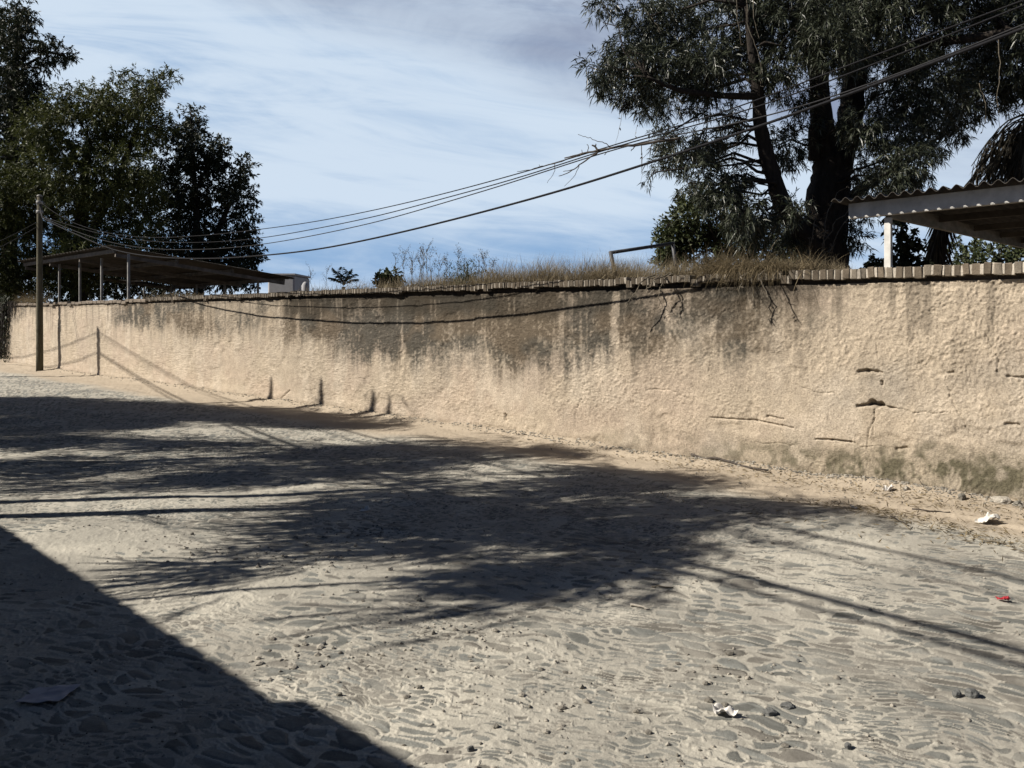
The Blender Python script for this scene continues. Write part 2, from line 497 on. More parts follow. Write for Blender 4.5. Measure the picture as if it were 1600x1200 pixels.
def ground_all(x, y):
    d = wdist(x, y)
    h = ground_low(x, y)
    r = np.sqrt(x * x + y * y)
    # stones: long flat cobbles lying mostly one way
    a = R(-22) + R(26) * (fbm2(x * 0.5 + 3, y * 0.5, 2, 19) - 0.5)
    wx = x + 0.19 * (fbm2(x * 2.3, y * 2.3, 2, 21) - 0.5) + 0.05 * (noise2(x * 9, y * 9, 23) - 0.5)
    wy = y + 0.17 * (fbm2(x * 2.3 + 50, y * 2.3, 2, 22) - 0.5) + 0.05 * (noise2(x * 9 + 7, y * 9, 24) - 0.5)
    big = fbm2(x * 0.8 + 20, y * 0.8, 2, 31)
    ca, sa = np.cos(R(-22)), np.sin(R(-22))
    p = (wx * ca + wy * sa); q = (-wx * sa + wy * ca)
    f1, f2, cid, vx, vy = voronoi(p / 0.17, q / 0.068, 41)
    g1, g2, gid, ux, uy = voronoi(p / 0.085 + 31, q / 0.030, 47)
    e = f2 - f1
    st = sstep(0.03, 0.42, e) * (0.35 + 0.75 * cid) + (vx * (np.modf(cid * 13.7)[0] - 0.5) + vy * (np.modf(cid * 7.3)[0] - 0.35)) * 0.7
    sm = sstep(0.03, 0.4, g2 - g1) * (0.2 + 0.55 * gid) + uy * (np.modf(gid * 9.1)[0] - 0.4) * 0.5
    lay = sstep(0.42, 0.62, fbm2(x * 1.9 + 70, y * 1.9, 2, 49))
    st = np.maximum(st * (1 - 0.75 * lay), sm * (0.55 + 0.6 * lay))
    verge = sstep(1.55, 1.0, d + 0.5 * (fbm2(x * 0.9, y * 0.9, 3, 61) - 0.5))
    # wheel-smoothed dust: left middle of the picture and a thin layer everywhere
    dust = 0.33 + 0.75 * (fbm2(x * 1.3, y * 1.3, 4, 71) - 0.42)
    dust += 0.55 * np.exp(-(((x + 2.3) / 1.7) ** 2 + ((y - 4.9) / 0.75) ** 2))
    dust += 0.25 * np.exp(-(((x + 1.5) / 2.5) ** 2 + ((y - 7.4) / 0.8) ** 2))
    dust = dust + verge * 1.0
    rel = np.maximum(st, dust)
    ex = sstep(0.0, 0.06, st - dust)
    soft = sstep(9, 3.5, r) * 0.35 + 0.65
    h = h + 0.0075 * soft * (rel - dust) - 0.0015 * ex + 0.006 * dust * (1 - verge)
    # wisps of packed dust standing proud between the stones
    rn = fbm2(p * 8 + 3 * noise2(x * 3, y * 3, 15), q * 27, 3, 83)
    rdg = np.clip(1 - np.abs(rn - 0.5) * 9, 0, 1) ** 1.5 * (1 - verge) * sstep(0.35, 0.6, fbm2(x * 2.2, y * 2.2, 3, 87))
    h = h + 0.0042 * rdg * (1 - 0.8 * ex)
    # fine crumbs
    fine = fbm2(x * 24, y * 24, 3, 81) - 0.5
    h = h + (0.006 + 0.003 * verge) * fine * (1 - 0.5 * ex)
    cr = noise2(x * 60, y * 60, 85)
    h = h + 0.004 * sstep(0.78, 0.95, cr) * (1 - ex)
    # ruts and scuffs along the verge
    u = x * D2[0] + (y - 10.4) * D2[1]
    h = h - 0.018 * verge * sstep(0.55, 0.8, fbm2(u * 0.7, d * 5.5, 3, 91))
    # colours
    du = np.array([0.296, 0.280, 0.240]); ve = np.array([0.325, 0.272, 0.207]); pale = np.array([0.375, 0.353, 0.300])
    tone = 0.082 + 0.080 * np.modf(cid * 31.7 + gid * 0.35)[0]
    sc = tone[:, None] * np.array([0.97, 1.0, 0.93])
    brown = (np.modf(cid * 5.9)[0] > 0.72)[:, None]
    sc = np.where(brown, tone[:, None] * np.array([1.07, 1.0, 0.87]), sc)
    grain = fbm2(p * 10, q * 55, 3, 95)                 # slaty streaks
    sc = sc * (0.72 + 0.6 * grain)[:, None]
    c = du + (pale - du) * sstep(0.4, 0.7, fbm2(x * 3.1, y * 3.1, 4, 99))[:, None]
    c = c + (np.array([0.24, 0.227, 0.196]) - c) * (0.7 * sstep(0.45, 0.75, fbm2(x * 1.7 + 5, y * 1.7, 4, 103)))[:, None]
    cover = ex * (0.52 + 0.46 * sstep(0.25, 0.6, fbm2(x * 7, y * 7, 3, 107)))
    c = c + (sc - c) * (cover * 0.92)[:, None]
    c = c + (pale * 1.05 - c) * (0.75 * rdg * (1 - ex))[:, None]
    vc = ve * (0.86 + 0.3 * fbm2(u * 2.5, d * 6, 4, 111))[:, None]
    c = c + (vc - c) * (verge * 0.9)[:, None]
    return h, c, verge


def build_ground():
    dep = np.concatenate([np.linspace(R(66), R(31.6), 170, endpoint=False), np.linspace(R(31.6), R(2.0), 640), np.geomspace(R(1.9), R(0.9), 20)])
    rr = EYE / np.tan(dep)
    ang = np.concatenate([np.linspace(-78, -36.5, 230, endpoint=False), np.linspace(-36.5, 36.5, 1050), np.linspace(36.5, 78, 231)[1:]])
    ang = np.radians(ang)
    A, RR = np.meshgrid(ang, rr)
    # the depth rows are measured along the view, so nearby rows stay straight in the frame
    x = (RR * np.tan(np.clip(A, -1.3, 1.3))); y = RR
    n, m = x.shape
    xf, yf = x.ravel(), y.ravel()
    h, c, verge = ground_all(xf, yf)
    V = np.stack([xf, yf, h], 1)
    i = np.arange(n - 1)[:, None] * m + np.arange(m - 1)[None]
    q = np.stack([i, i + 1, i + m + 1, i + m], -1).reshape(-1, 4)
    fx = xf[q].mean(1); fy = yf[q].mean(1)
    d = wdist(fx, fy)
    keep = d > -0.45
    dv = d + 0.35 * (fbm2(fx * 0.9, fy * 0.9, 3, 61) - 0.5)
    for nm, sel in (('dirt_verge', keep & (dv < 1.2)), ('road', keep & (dv >= 1.2))):
        f = q[sel]; used = np.unique(f); mp = np.zeros(len(V), np.int64); mp[used] = np.arange(len(used))
        mb = MB(); mb.add(V[used], mp[f], 0, c[used])
        o = mb.build(nm, M_GROUND, smooth=True)
        tag(o, 'bare tan dirt strip along the foot of the plastered wall' if nm == 'dirt_verge' else 'dusty half buried cobblestone street', kind='structure')
    # earth far around, below the street sheet
    mb = MB(); mb.add([(-900, -900, -0.12), (900, -900, -0.12), (900, 900, -0.12), (-900, 900, -0.12)], np.array([[0, 1, 2, 3]]))
    o = mb.build('ground', M_SOIL); tag(o, 'dry earth reaching to the horizon', kind='structure')


build_ground()


def gz(x, y):
    return float(ground_all(np.array([x]), np.array([y]))[0][0])


# ------------------------------------------------------------------ plastered wall
def interp(x, xs, ys):
    return np.interp(x, xs, ys)


def build_wall():
    root = thing('plastered_wall', (*wall_xy(-8), 0), 'long tan rough plastered boundary wall with grey drip stains and brick coping', 'wall')
    base = np.array([*wall_xy(-8), 0.0])
    pxs = np.concatenate([np.linspace(-260, -20, 40, endpoint=False), np.linspace(-20, 1620, 1150), np.linspace(1620, 2600, 120)[1:]])
    us = wall_u(pxs)
    hs = np.linspace(-0.12, 1.925, 250)
    U, H = np.meshgrid(us, hs)
    u, h = U.ravel(), H.ravel()
    px = u_px(u)
    lump = fbm2(u * 9, h * 9, 3, 201) - 0.5
    rough = fbm2(u * 34, h * 30, 3, 205, 0.65)
    f1, f2, cid, _, _ = voronoi(u * 30 + 3 * noise2(u * 5, h * 5, 3), h * 25 + 3 * noise2(u * 5 + 40, h * 5, 4), 211)
    blob = sstep(0.55, 0.1, f1) * (cid > 0.45) * (0.4 + cid * 0.6)
    streak = fbm2(u * 17, h * 3.5, 3, 217)
    amp = 0.30 + 0.75 * sstep(0.32, 0.62, fbm2(u * 0.9 + 11, h * 1.5, 3, 219))
    out = amp * (0.006 * lump + 0.017 * (rough - 0.5) + 0.008 * blob) + 0.004 * (streak - 0.5)
    out += 0.05 * (fbm2(u * 0.55, h * 0.8, 3, 221) - 0.5)
    # pitted patches where the skin has fallen off
    pit = sstep(0.62, 0.72, fbm2(u * 2.1 + 7, h * 2.6, 4, 231)); out -= 0.012 * pit
    # scars and the hole
    dark = np.zeros_like(u)
    for pts, wd, dp in SCARS:
        q = np.array([wall_uh(*p) for p in pts])
        for a, b in zip(q[:-1], q[1:]):
            ab = b - a; L2 = (ab ** 2).sum()
            t = np.clip(((u - a[0]) * ab[0] + (h - a[1]) * ab[1]) / L2, 0, 1)
            dd = np.hypot(u - a[0] - t * ab[0], h - a[1] - t * ab[1])
            wob = wd * (0.6 + 0.9 * noise2(u * 25, h * 25, 241))
            out -= dp * sstep(wob, wob * 0.35, dd)
    # the foot of the wall bulges and crumbles
    out += 0.035 * sstep(0.22, 0.0, h) * fbm2(u * 3, h * 6, 3, 251)
    # ragged top edge under the coping
    out += 0.010 * sstep(1.87, 1.92, h)
    xy = np.array([0.0, 10.4])[None] + u[:, None] * D2[None] + out[:, None] * N2[None]
    V = np.column_stack([xy, h])
    # --- colour of the plaster itself: old paint, run-off stains, moss at the foot
    dt = 1.955 - h
    lim = interp(px, [-200, 20, 60, 150, 172, 180, 250, 330, 400, 436, 445, 520, 600, 700, 800, 900, 1000, 1060, 1120, 1200, 1265, 1310, 1360, 1700],
                 [0.0, 0.5, 0.2, 0.10, 0.12, 0.45, 0.62, 0.70, 0.62, 0.66, 0.72, 0.80, 1.00, 1.05, 0.98, 0.95, 0.78, 0.72, 0.66, 0.72, 0.55, 0.22, 0.03, 0.0])
    stn = interp(px, [-200, 20, 60, 150, 172, 182, 250, 330, 436, 446, 600, 800, 950, 1080, 1150, 1265, 1310, 1360, 1700],
                 [0.0, 0.6, 0.2, 0.1, 0.25, 0.80, 0.85, 0.70, 0.62, 0.98, 1.0, 0.97, 0.90, 0.70, 0.82, 0.72, 0.4, 0.05, 0.0])
    run = 0.40 * noise2(u * 3.4, h * 0.35, 261) + 0.35 * noise2(u * 9.5, h * 0.6, 263) + 0.25 * noise2(u * 27, h * 1.0, 264)
    lim2 = lim * (0.75 + 0.75 * run)
    s = 1.3 * stn * sstep(1.30, 0.62, (dt + 0.10 * (fbm2(u * 9, h * 7, 3, 283) - 0.5)) / (lim2 + 1e-4)) * (lim > 0.01)
    drip = np.maximum(sstep(0.60, 0.85, noise2(u * 6.5 + 0.3 * noise2(u * 8, h * 6, 7), h * 0.28, 271)) * sstep(0.35, 0.65, noise2(u * 19, h * 1.3, 273)), 0.6 * sstep(0.62, 0.85, noise2(u * 21 + 0.4 * noise2(u * 8, h * 7, 9), h * 0.5, 277)))
    drip = drip * sstep(0.25, 0.6, noise2(u * 5, h * 4, 279)) 
    s = s * (1 - 0.7 * drip) * (0.55 + 0.6 * sstep(0.35, 0.6, fbm2(u * 1.3 + 60, h * 1.1, 4, 285)) * interp(px, [900, 1100], [1.0, 0.85]))
    speck = fbm2(u * 30, h * 30, 2, 275)
    s = np.clip(s * (0.40 + 1.15 * speck) - 0.30 * blob * (s > 0.02), 0, 1)
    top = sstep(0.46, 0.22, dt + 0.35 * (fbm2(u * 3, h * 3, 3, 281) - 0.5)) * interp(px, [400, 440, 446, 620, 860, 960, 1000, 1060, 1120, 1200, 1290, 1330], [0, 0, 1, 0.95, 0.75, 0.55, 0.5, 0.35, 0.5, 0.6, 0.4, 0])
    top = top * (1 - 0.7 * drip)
    tan = np.array([0.345, 0.290, 0.222]); pink = np.array([0.350, 0.284, 0.224]); pale = np.array([0.40, 0.343, 0.272]); grey = np.array([0.272, 0.240, 0.197])
    c = tan[None].repeat(len(u), 0)
    c = c + (pink - c) * sstep(0.42, 0.7, fbm2(u * 0.8, h * 1.5, 4, 291))[:, None] * 0.6
    c = c + (pale - c) * sstep(0.5, 0.75, fbm2(u * 2.5 + 9, h * 1.4, 4, 293))[:, None] * 0.7
    c = c + (grey - c) * (0.75 * sstep(0.45, 0.7, fbm2(u * 1.1 + 30, h * 1.2, 4, 297)) * interp(px, [800, 1300], [0.3, 1.0]))[:, None]
    c = c * (0.80 + 0.40 * fbm2(u * 12, h * 12, 3, 299))[:, None]
    c = c * (1 - 0.35 * sstep(0.55, 0.8, noise2(u * 14, h * 1.1, 303)) * sstep(1.4, 0.2, dt))[:, None]
    sg = np.array([0.040, 0.038, 0.032])
    sg = sg + (np.array([0.075, 0.058, 0.040]) - sg) * sstep(0.4, 0.65, fbm2(u * 1.6 + 80, h * 2.0, 3, 287))[:, None]
    c = c + (sg - c) * (0.90 * s)[:, None]
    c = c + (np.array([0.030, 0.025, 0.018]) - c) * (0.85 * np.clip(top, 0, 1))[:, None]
    # damp moss low down on the right, and a grey line of splashed dirt
    mo = sstep(0.42, 0.10, h - interp(px, [900, 1000, 1100, 1200, 1300, 1400, 1500, 1600, 2600], [-0.3, 0.05, -0.06, 0.0, 0.03, 0.06, 0.08, 0.10, 0.10]) + 0.40 * (fbm2(u * 4, h * 3, 4, 311) - 0.5))
    mo *= interp(px, [820, 930, 1060, 1120, 1230, 1330, 2600], [0, 0.5, 0.35, 0.6, 0.8, 0.95, 0.95])
    mo = mo * (0.45 + 0.75 * sstep(0.35, 0.65, fbm2(u * 11, h * 9, 3, 313)))
    c = c + (np.array([0.095, 0.085, 0.057]) - c) * np.clip(mo * 0.9, 0, 1)[:, None]
    c = c + (np.array([0.22, 0.182, 0.138]) - c) * (0.5 * sstep(0.12, 0.02, h) * interp(px, [-50, 900], [1, 0.6]))[:, None]
    c = np.clip(c, 0.02, 0.7)
    n, m = U.shape
    i = np.arange(n - 1)[:, None] * m + np.arange(m - 1)[None]
    q = np.stack([i, i + 1, i + m + 1, i + m], -1).reshape(-1, 4)
    mb = MB(); mb.add(V, q, 0, c)
    # back and ends
    u0, u1 = us[0], us[-1]
    b = [np.array([*wall_xy(uu, -0.28), hh]) for hh in (-0.1, 1.925) for uu in (u0, u1)] + [np.array([*wall_xy(uu, -0.02), hh]) for hh in (-0.1, 1.925) for uu in (u0, u1)]
    mb.add(b, np.array([[0, 2, 3, 1], [2, 6, 7, 3], [0, 4, 6, 2], [1, 3, 7, 5]]), 0, tan * 0.7)
    mb.build('plaster', M_WALL, root, True, base)
    # --- coping: bricks laid on edge across the wall, mortar between
    mb = MB(); mo = MB()
    uu = u0
    v, fs = CH
    ax = np.array([[*D2, 0], [*(-N2), 0], [0, 0, 1.0]])
    while uu < u1:
        pxx = float(u_px(uu))
        w = random.uniform(0.052, 0.070); gap = random.uniform(0.012, 0.026)
        flat = pxx < 230
        if flat: w = random.uniform(0.22, 0.3); gap = 0.006
        hgt = random.uniform(-0.006, 0.006) + float(np.interp(pxx, [230, 1080, 1360], [0.080, 0.084, 0.104])) + (0 if not flat else 0.0); pr = random.uniform(0.062, 0.080)
        age = float(np.interp(pxx, [200, 300, 450, 1000, 1150, 1300, 1350], [0.75, 0.7, 0.8, 0.72, 0.7, 0.4, 0.15]))
        tone = np.array([0.125, 0.102, 0.076]) * random.uniform(0.65, 1.2)
        if random.random() < 0.25: tone = np.array([0.17, 0.147, 0.116]) * random.uniform(0.8, 1.1)
        tone = tone * (1 - age) + np.array([0.055, 0.045, 0.034]) * age * random.uniform(0.7, 1.3)
        if flat: tone = np.array([0.15, 0.125, 0.10])
        s3 = np.array([w, 0.36, hgt]) / 2
        bb = 0.006 if not flat else 0.012
        q = np.where(np.abs(v) < 0.99, np.sign(v) * (s3 - bb), np.sign(v) * s3)
        q = q + RNG.normal(size=q.shape) * 0.0016
        an = random.gauss(0, 0.045); ca, sa = math.cos(an), math.sin(an)
        q = q @ np.array([[ca, 0, sa], [0, 1, 0], [-sa, 0, ca]])
        zc = HW - hgt / 2 + random.gauss(0, 0.006) - (random.uniform(0.015, 0.05) if random.random() < 0.06 else 0) + 0.012 * (noise2(uu * 0.6, 0.5, 5) - 0.5) * 2 - (0.03 if flat else 0)
        cen = np.array([*wall_xy(uu + w / 2, pr - 0.18), zc])
        cc = tone[None] * (1 + 0.25 * RNG.normal(size=(len(q), 1)) * 0.6)
        mb.add(q @ ax + cen, fs, 0, np.clip(cc, 0.02, 0.6))
        mt = np.array([0.42, 0.375, 0.31]) * (1 - 0.60 * age * random.uniform(0.5, 1.4)) * random.uniform(0.8, 1.1)
        if not flat:
            s3 = np.array([gap + 0.006, 0.33, hgt - 0.006]) / 2
            q = v * s3 + RNG.normal(size=v.shape) * 0.0022
            pm = pr - 0.006 + random.gauss(0, 0.003)
            mo.add(q @ ax + np.array([*wall_xy(uu + w + gap / 2, pm - 0.165), zc - 0.002]), fs, 0, np.clip(mt, 0.03, 0.6))
        uu += w + gap
    cp = mb.build('coping', M_BRICK, root, False, base)
    mo.build('mortar', M_BRICK, cp, False, base)
    # bed under the bricks: lower course, set back a little, its brown darkened to deepen the coping's shadow
    mb = MB()
    uu = u0
    while uu < u1:
        w = random.uniform(0.16, 0.24)
        pxx = float(u_px(uu)); t = np.array([0.085, 0.067, 0.05]) * random.uniform(0.7, 1.1) * (0.6 if 430 < pxx < 1300 else 1)
        q = np.where(np.abs(v) < 0.99, np.sign(v) * 0.9, np.sign(v)) * np.array([w + 0.02, 0.335, 0.075]) / 2 + RNG.normal(size=v.shape) * 0.004
        mb.add(q @ ax + np.array([*wall_xy(uu + w / 2, -0.012 - 0.1675), 1.948]), fs, 0, t)
        uu += w
    mb.build('mortar_bed', M_BRICK, root, False, base)
    return root


SCARS = [
    ([(1342, 581), (1355, 579), (1378, 582)], 0.020, 0.030), ([(1341, 634), (1358, 632), (1372, 634)], 0.016, 0.045), ([(1364, 629), (1376, 632)], 0.035, 0.09),
    ([(1372, 634), (1400, 638)], 0.012, 0.022), ([(1378, 596), (1379, 600)], 0.014, 0.03), ([(1482, 583), (1490, 582)], 0.018, 0.02),
    ([(1110, 652), (1150, 655), (1182, 657), (1240, 668)], 0.012, 0.020), ([(1200, 650), (1226, 655)], 0.012, 0.018), ([(1275, 686), (1300, 687), (1330, 690)], 0.014, 0.028),
    ([(1402, 702), (1416, 700)], 0.02, 0.02), ([(1572, 662), (1592, 664)], 0.016, 0.022), ([(1575, 588), (1600, 590)], 0.016, 0.024), ([(1366, 640), (1364, 680)], 0.007, 0.014),
    ([(790, 648), (792, 655)], 0.03, 0.03), ([(1370, 540), (1372, 560)], 0.008, 0.01), ([(108, 484), (112, 530), (117, 577)], 0.012, 0.012), ([(440, 622), (452, 610)], 0.02, 0.02),
]
_r = random.Random(77)                       # hairline cracks wandering through the plaster
for (x, y, dx, dy, n) in ((922, 560, -1, 9, 9), (1118, 520, 1, 9, 8), (1366, 640, -1, 10, 8), (1245, 600, 8, 3, 8), (1478, 600, 3, 9, 9), (1010, 610, 9, 2, 9), (1180, 690, 9, 2, 7), (690, 560, 0, 8, 7), (560, 590, 6, 3, 7), (1540, 520, 2, 9, 8), (1378, 634, 9, 2, 10), (1300, 688, 10, 3, 8)):
    pl = [(x, y)]
    for _ in range(n):
        x += dx + _r.uniform(-5, 5); y += dy + _r.uniform(-4, 4); pl.append((x, y))
    SCARS.append((pl, 0.0065, 0.010))
wall_root = build_wall()


# ------------------------------------------------------------------ trees
def limb_pts(a, b, sag=0.0, wob=0.06, n=6):
    a, b = np.asarray(a, float), np.asarray(b, float)
    t = np.linspace(0, 1, n)[:, None]
    p = a + (b - a) * t
    L = np.linalg.norm(b - a)
    p[1:-1] += RNG.normal(size=(n - 2, 3)) * wob * L * 0.5
    p[:, 2] += sag * L * np.sin(np.pi * t[:, 0])
    return p


def crown_points(c, r, n, gap, seed, scale=1.0, shell=0.45):
    d = unit(n); q = RNG.random(n) ** shell
    p = np.asarray(c) + d * (q[:, None] * np.asarray(r))
    keep = noise3(p * scale, seed) + 0.25 * (noise3(p * scale * 3.1, seed + 5) - 0.5) > gap
    return p[keep], d[keep]


def make_tree(name, label, cat, base, stems, clumps, leaf, leafmat, seed, group=None, gap=0.36, nscale=1.1, per=10, tl=0.3, tufts=1.0, droop=0.2, hang=0.0, limb_r=0.03, spread=0.9, twig=True, extra=None):
    """stems: list of (points, radii); clumps: list of (centre xyz, radii xyz, number of leaf tufts); leaf: (length, width)"""
    base = np.asarray(base, float)
    root = thing(name, base, label, cat, group)
    tb = MB()
    allp = []
    for pts, rad in stems:
        pts = np.asarray(pts, float)
        # smooth resample
        t = np.linspace(0, len(pts) - 1, (len(pts) - 1) * 5 + 1)
        q = np.stack([np.interp(t, np.arange(len(pts)), pts[:, k]) for k in range(3)], 1)
        for _ in range(2): q[1:-1] = 0.25 * q[:-2] + 0.5 * q[1:-1] + 0.25 * q[2:]
        rr = np.interp(t, np.arange(len(pts)), rad)
        q[1:-1] += RNG.normal(size=(len(q) - 2, 3)) * (rr[1:-1, None] * 0.035)
        tb.tube(q, rr * (1 + 0.035 * RNG.normal(size=len(rr))), 9)
        allp.append(np.column_stack([q, rr]))
    allp = np.concatenate(allp)
    cb = MB()
    for (c, r, n) in clumps:
        c = np.asarray(c, float); r = np.broadcast_to(np.asarray(r, float), (3,))
        # a limb from the nearest suitable stem point to the clump
        dd = np.linalg.norm(allp[:, :3] - c, axis=1) + np.maximum(allp[:, 2] - c[2], 0) * 0.8
        k = int(np.argmin(dd)); a = allp[k, :3]
        L = np.linalg.norm(c - a)
        r0 = min(allp[k, 3] * 0.7, max(limb_r * 0.5, limb_r * (0.4 + L * 0.25)))
        if L > 0.15:
            q = limb_pts(a, c, 0.08, 0.10, 7)
            tb.tube(q, np.linspace(r0, r0 * 0.35, 7), 6)
        p, d = crown_points(c, r, int(n * tufts), gap, seed, nscale)
        if not len(p): continue
        if twig:
            for j in range(min(len(p), 7)):
                q = limb_pts(c, p[RNG.integers(len(p))], 0.05, 0.12, 4)
                tb.tube(q, np.linspace(r0 * 0.35, r0 * 0.12, 4), 4, cap=False)
        # tufts: leaves around a short twig that points out and droops
        axis = d + RNG.normal(size=d.shape) * 0.5; axis[:, 2] -= hang
        axis /= np.linalg.norm(axis, axis=1)[:, None]
        m = len(p)
        tt = RNG.random((m, per))
        lp = p[:, None, :] + axis[:, None, :] * (tt * tl)[:, :, None]
        ld = axis[:, None, :] * 0.6 + RNG.normal(size=(m, per, 3)) * spread * 0.6
        lp = lp.reshape(-1, 3); ld = ld.reshape(-1, 3)
        sz = RNG.uniform(0.6, 1.2, len(lp))
        leaf_quads(cb, lp, ld, leaf[0] * sz, leaf[1] * sz, 0, droop)
    if extra: extra(tb, cb)
    tb.build('trunk', M_BARK, root, True, base)
    cb.build('crown', leafmat, root, False, base)
    return root


def px_clumps(lst, z, zj, dens, rz=1.0, seed=0):
    """clumps traced against the sky, set at their own distance with real depth"""
    r = random.Random(seed); out = []
    for t in lst:
        px, py, rp = t[:3]
        zz = z + (t[3] if len(t) > 3 else r.uniform(-zj, zj))
        c = P(px, py, zz); rad = rp * zz / F
        n = int(dens * rp * rp / 900 + 6)
        out.append((c, (rad, rad * 1.15, rad * rz), n))
    return out


# big tree behind the wall on the right
ZB = 13.2
def stem(pl, z):
    return [P(a, b, z + (dz if True else 0)) for a, b, dz in pl]
big_stems = [
    (stem([(1287, 495, 0), (1284, 410, 0), (1290, 350, 0), (1297, 290, 0), (1300, 240, 0)], ZB), [0.46, 0.41, 0.38, 0.34, 0.29]),
    (stem([(1296, 260, 0), (1284, 190, -0.2), (1278, 110, -0.3), (1262, 40, -0.5), (1240, -120, -0.6)], ZB), [0.22, 0.18, 0.15, 0.13, 0.07]),
    (stem([(1306, 260, 0), (1328, 190, 0.2), (1336, 120, 0.3), (1350, 20, 0.6), (1380, -140, 0.9)], ZB), [0.27, 0.22, 0.20, 0.17, 0.09]),
    (stem([(1280, 415, -0.2), (1256, 372, -0.5), (1222, 318, -0.8), (1203, 262, -0.9), (1188, 200, -1.0), (1182, 120, -1.1), (1165, 10, -1.3)], ZB), [0.24, 0.17, 0.14, 0.125, 0.11, 0.09, 0.05]),
    (stem([(1272, 250, -0.1), (1272, 200, -0.3), (1280, 170, -0.3)], ZB), [0.10, 0.09, 0.08]),
    (stem([(1312, 330, 0.2), (1350, 290, 0.6), (1400, 262, 1.0), (1440, 240, 1.2)], ZB), [0.14, 0.10, 0.07, 0.04]),
    (stem([(1188, 150, -1.0), (1130, 150, -1.6), (1062, 142, -2.0), (1010, 120, -2.2)], ZB), [0.07, 0.05, 0.04, 0.02]),
    (stem([(1340, 100, 0.3), (1420, 70, -0.4), (1520, 60, -1.2), (1620, 40, -1.6)], ZB), [0.12, 0.09, 0.07, 0.04]),
]
big_list = [
    (985, 72, 30), (962, 100, 24), (1012, 28, 46), (1060, 62, 55), (1048, 128, 50), (1018, 110, 34), (938, 104, 17), (922, 112, 9), (948, 128, 13), (990, 150, 24), (1012, 168, 20),
    (1092, 210, 36), (1066, 222, 26), (1028, 268, 20), (1040, 255, 16), (1086, 262, 24), (1098, 288, 15), (1132, 112, 52), (1142, 30, 60), (1168, 178, 34), (1150, 226, 24), (1120, 170, 30),
    (1218, 62, 50), (1246, 142, 26), (1232, 12, 60), (1302, 52, 60), (1312, 8, 70), (1402, 36, 80), (1482, 52, 80), (1562, 52, 70), (1602, 90, 44), (1382, 112, 50), (1452, 138, 60),
    (1532, 140, 40), (1404, 198, 44), (1462, 205, 36), (1500, 196, 20), (1424, 252, 34), (1392, 270, 32), (1352, 196, 30), (1238, 226, 34), (1222, 242, 22), (1162, 262, 24), (1186, 312, 20), (1152, 306, 26),
    (1130, 262, 14), (1172, 345, 30), (1225, 360, 30), (1356, 286, 22), (1340, 330, 16), (1330, 372, 20), (1310, 400, 14), (1345, 256, 24), (1556, 168, 14), (1592, 130, 26), (940, 2, 16), (955, -8, 20), (1098, -60, 90), (1240, -80, 110), (1400, -80, 120), (1560, -70, 110), (1680, 20, 110), (1000, -50, 60),
    (1700, 120, 70), (1215, 110, 34), (1100, 100, 40), (1330, 130, 26), (1110, 240, 26), (1140, 280, 24), (1060, 245, 22), (1076, 288, 14), (1120, 298, 22), (1176, 290, 26), (1204, 345, 24), (1035, 215, 16), (1160, 330, 24), (1250, 200, 24), (1235, 330, 18), (1190, 230, 24),
]
make_tree('big_street_tree', 'large dark tree with thick forked trunk and narrow drooping leaves behind wall', 'tree', P(1287, 495, ZB) * np.array([1, 1, 0]), big_stems,
          px_clumps(big_list, ZB - 0.6, 1.3, 96, 1.0, 3), (0.135, 0.020), M_LEAF_WILLOW, 31, gap=0.425, nscale=2.3, per=18, tl=0.22, droop=0.28, hang=0.35, limb_r=0.035)

# bushy tree behind it, lower
bush_list = [(1075, 350, 32), (1110, 345, 38), (1060, 385, 32), (1100, 395, 40), (1150, 370, 40), (1190, 390, 40), (1085, 318, 20), (1042, 352, 12), (1036, 362, 9), (1045, 395, 20), (1034, 404, 12), (1230, 400, 30), (1140, 410, 36), (1098, 306, 12), (1040, 372, 12)]
make_tree('bushy_tree', 'low rounded dull green bushy tree left of the thick forked trunk', 'tree', P(1130, 495, 17.5) * np.array([1, 1, 0]),
          [(stem([(1130, 600, 0), (1128, 430, 0), (1122, 380, 0)], 17.5), [0.16, 0.12, 0.06])], px_clumps(bush_list, 17.5, 0.8, 130, 1.0, 5), (0.13, 0.05), M_LEAF_BUSH, 57, gap=0.30, nscale=1.8, per=12, tl=0.22, droop=0.05, limb_r=0.03)

# left: three trees beyond the shed
tall_list = [(30, 14, 14), (34, 30, 18), (20, 36, 24), (24, 66, 24), (10, 90, 34), (26, 104, 24), (20, 140, 42), (42, 138, 26), (72, 78, 14), (86, 74, 13), (98, 84, 9), (76, 100, 10), (18, 185, 44), (48, 176, 20), (10, 235, 46), (60, 158, 12), (104, 90, 5), (-40, 60, 50), (-45, 150, 60)]
make_tree('tall_tree', 'tallest dark tree with narrow pointed top at the far left', 'tree', P(15, 495, 37) * np.array([1, 1, 0]),
          [(stem([(12, 560, 0), (14, 400, 0), (18, 250, 0), (24, 120, 0), (28, 30, 0)], 37), [0.42, 0.36, 0.28, 0.18, 0.06])], px_clumps(tall_list, 37, 1.6, 140, 1.0, 7), (0.21, 0.065), M_LEAF_DARK, 71, gap=0.27, nscale=1.2, per=16, tl=0.5, droop=0.25, hang=0.5, limb_r=0.06)
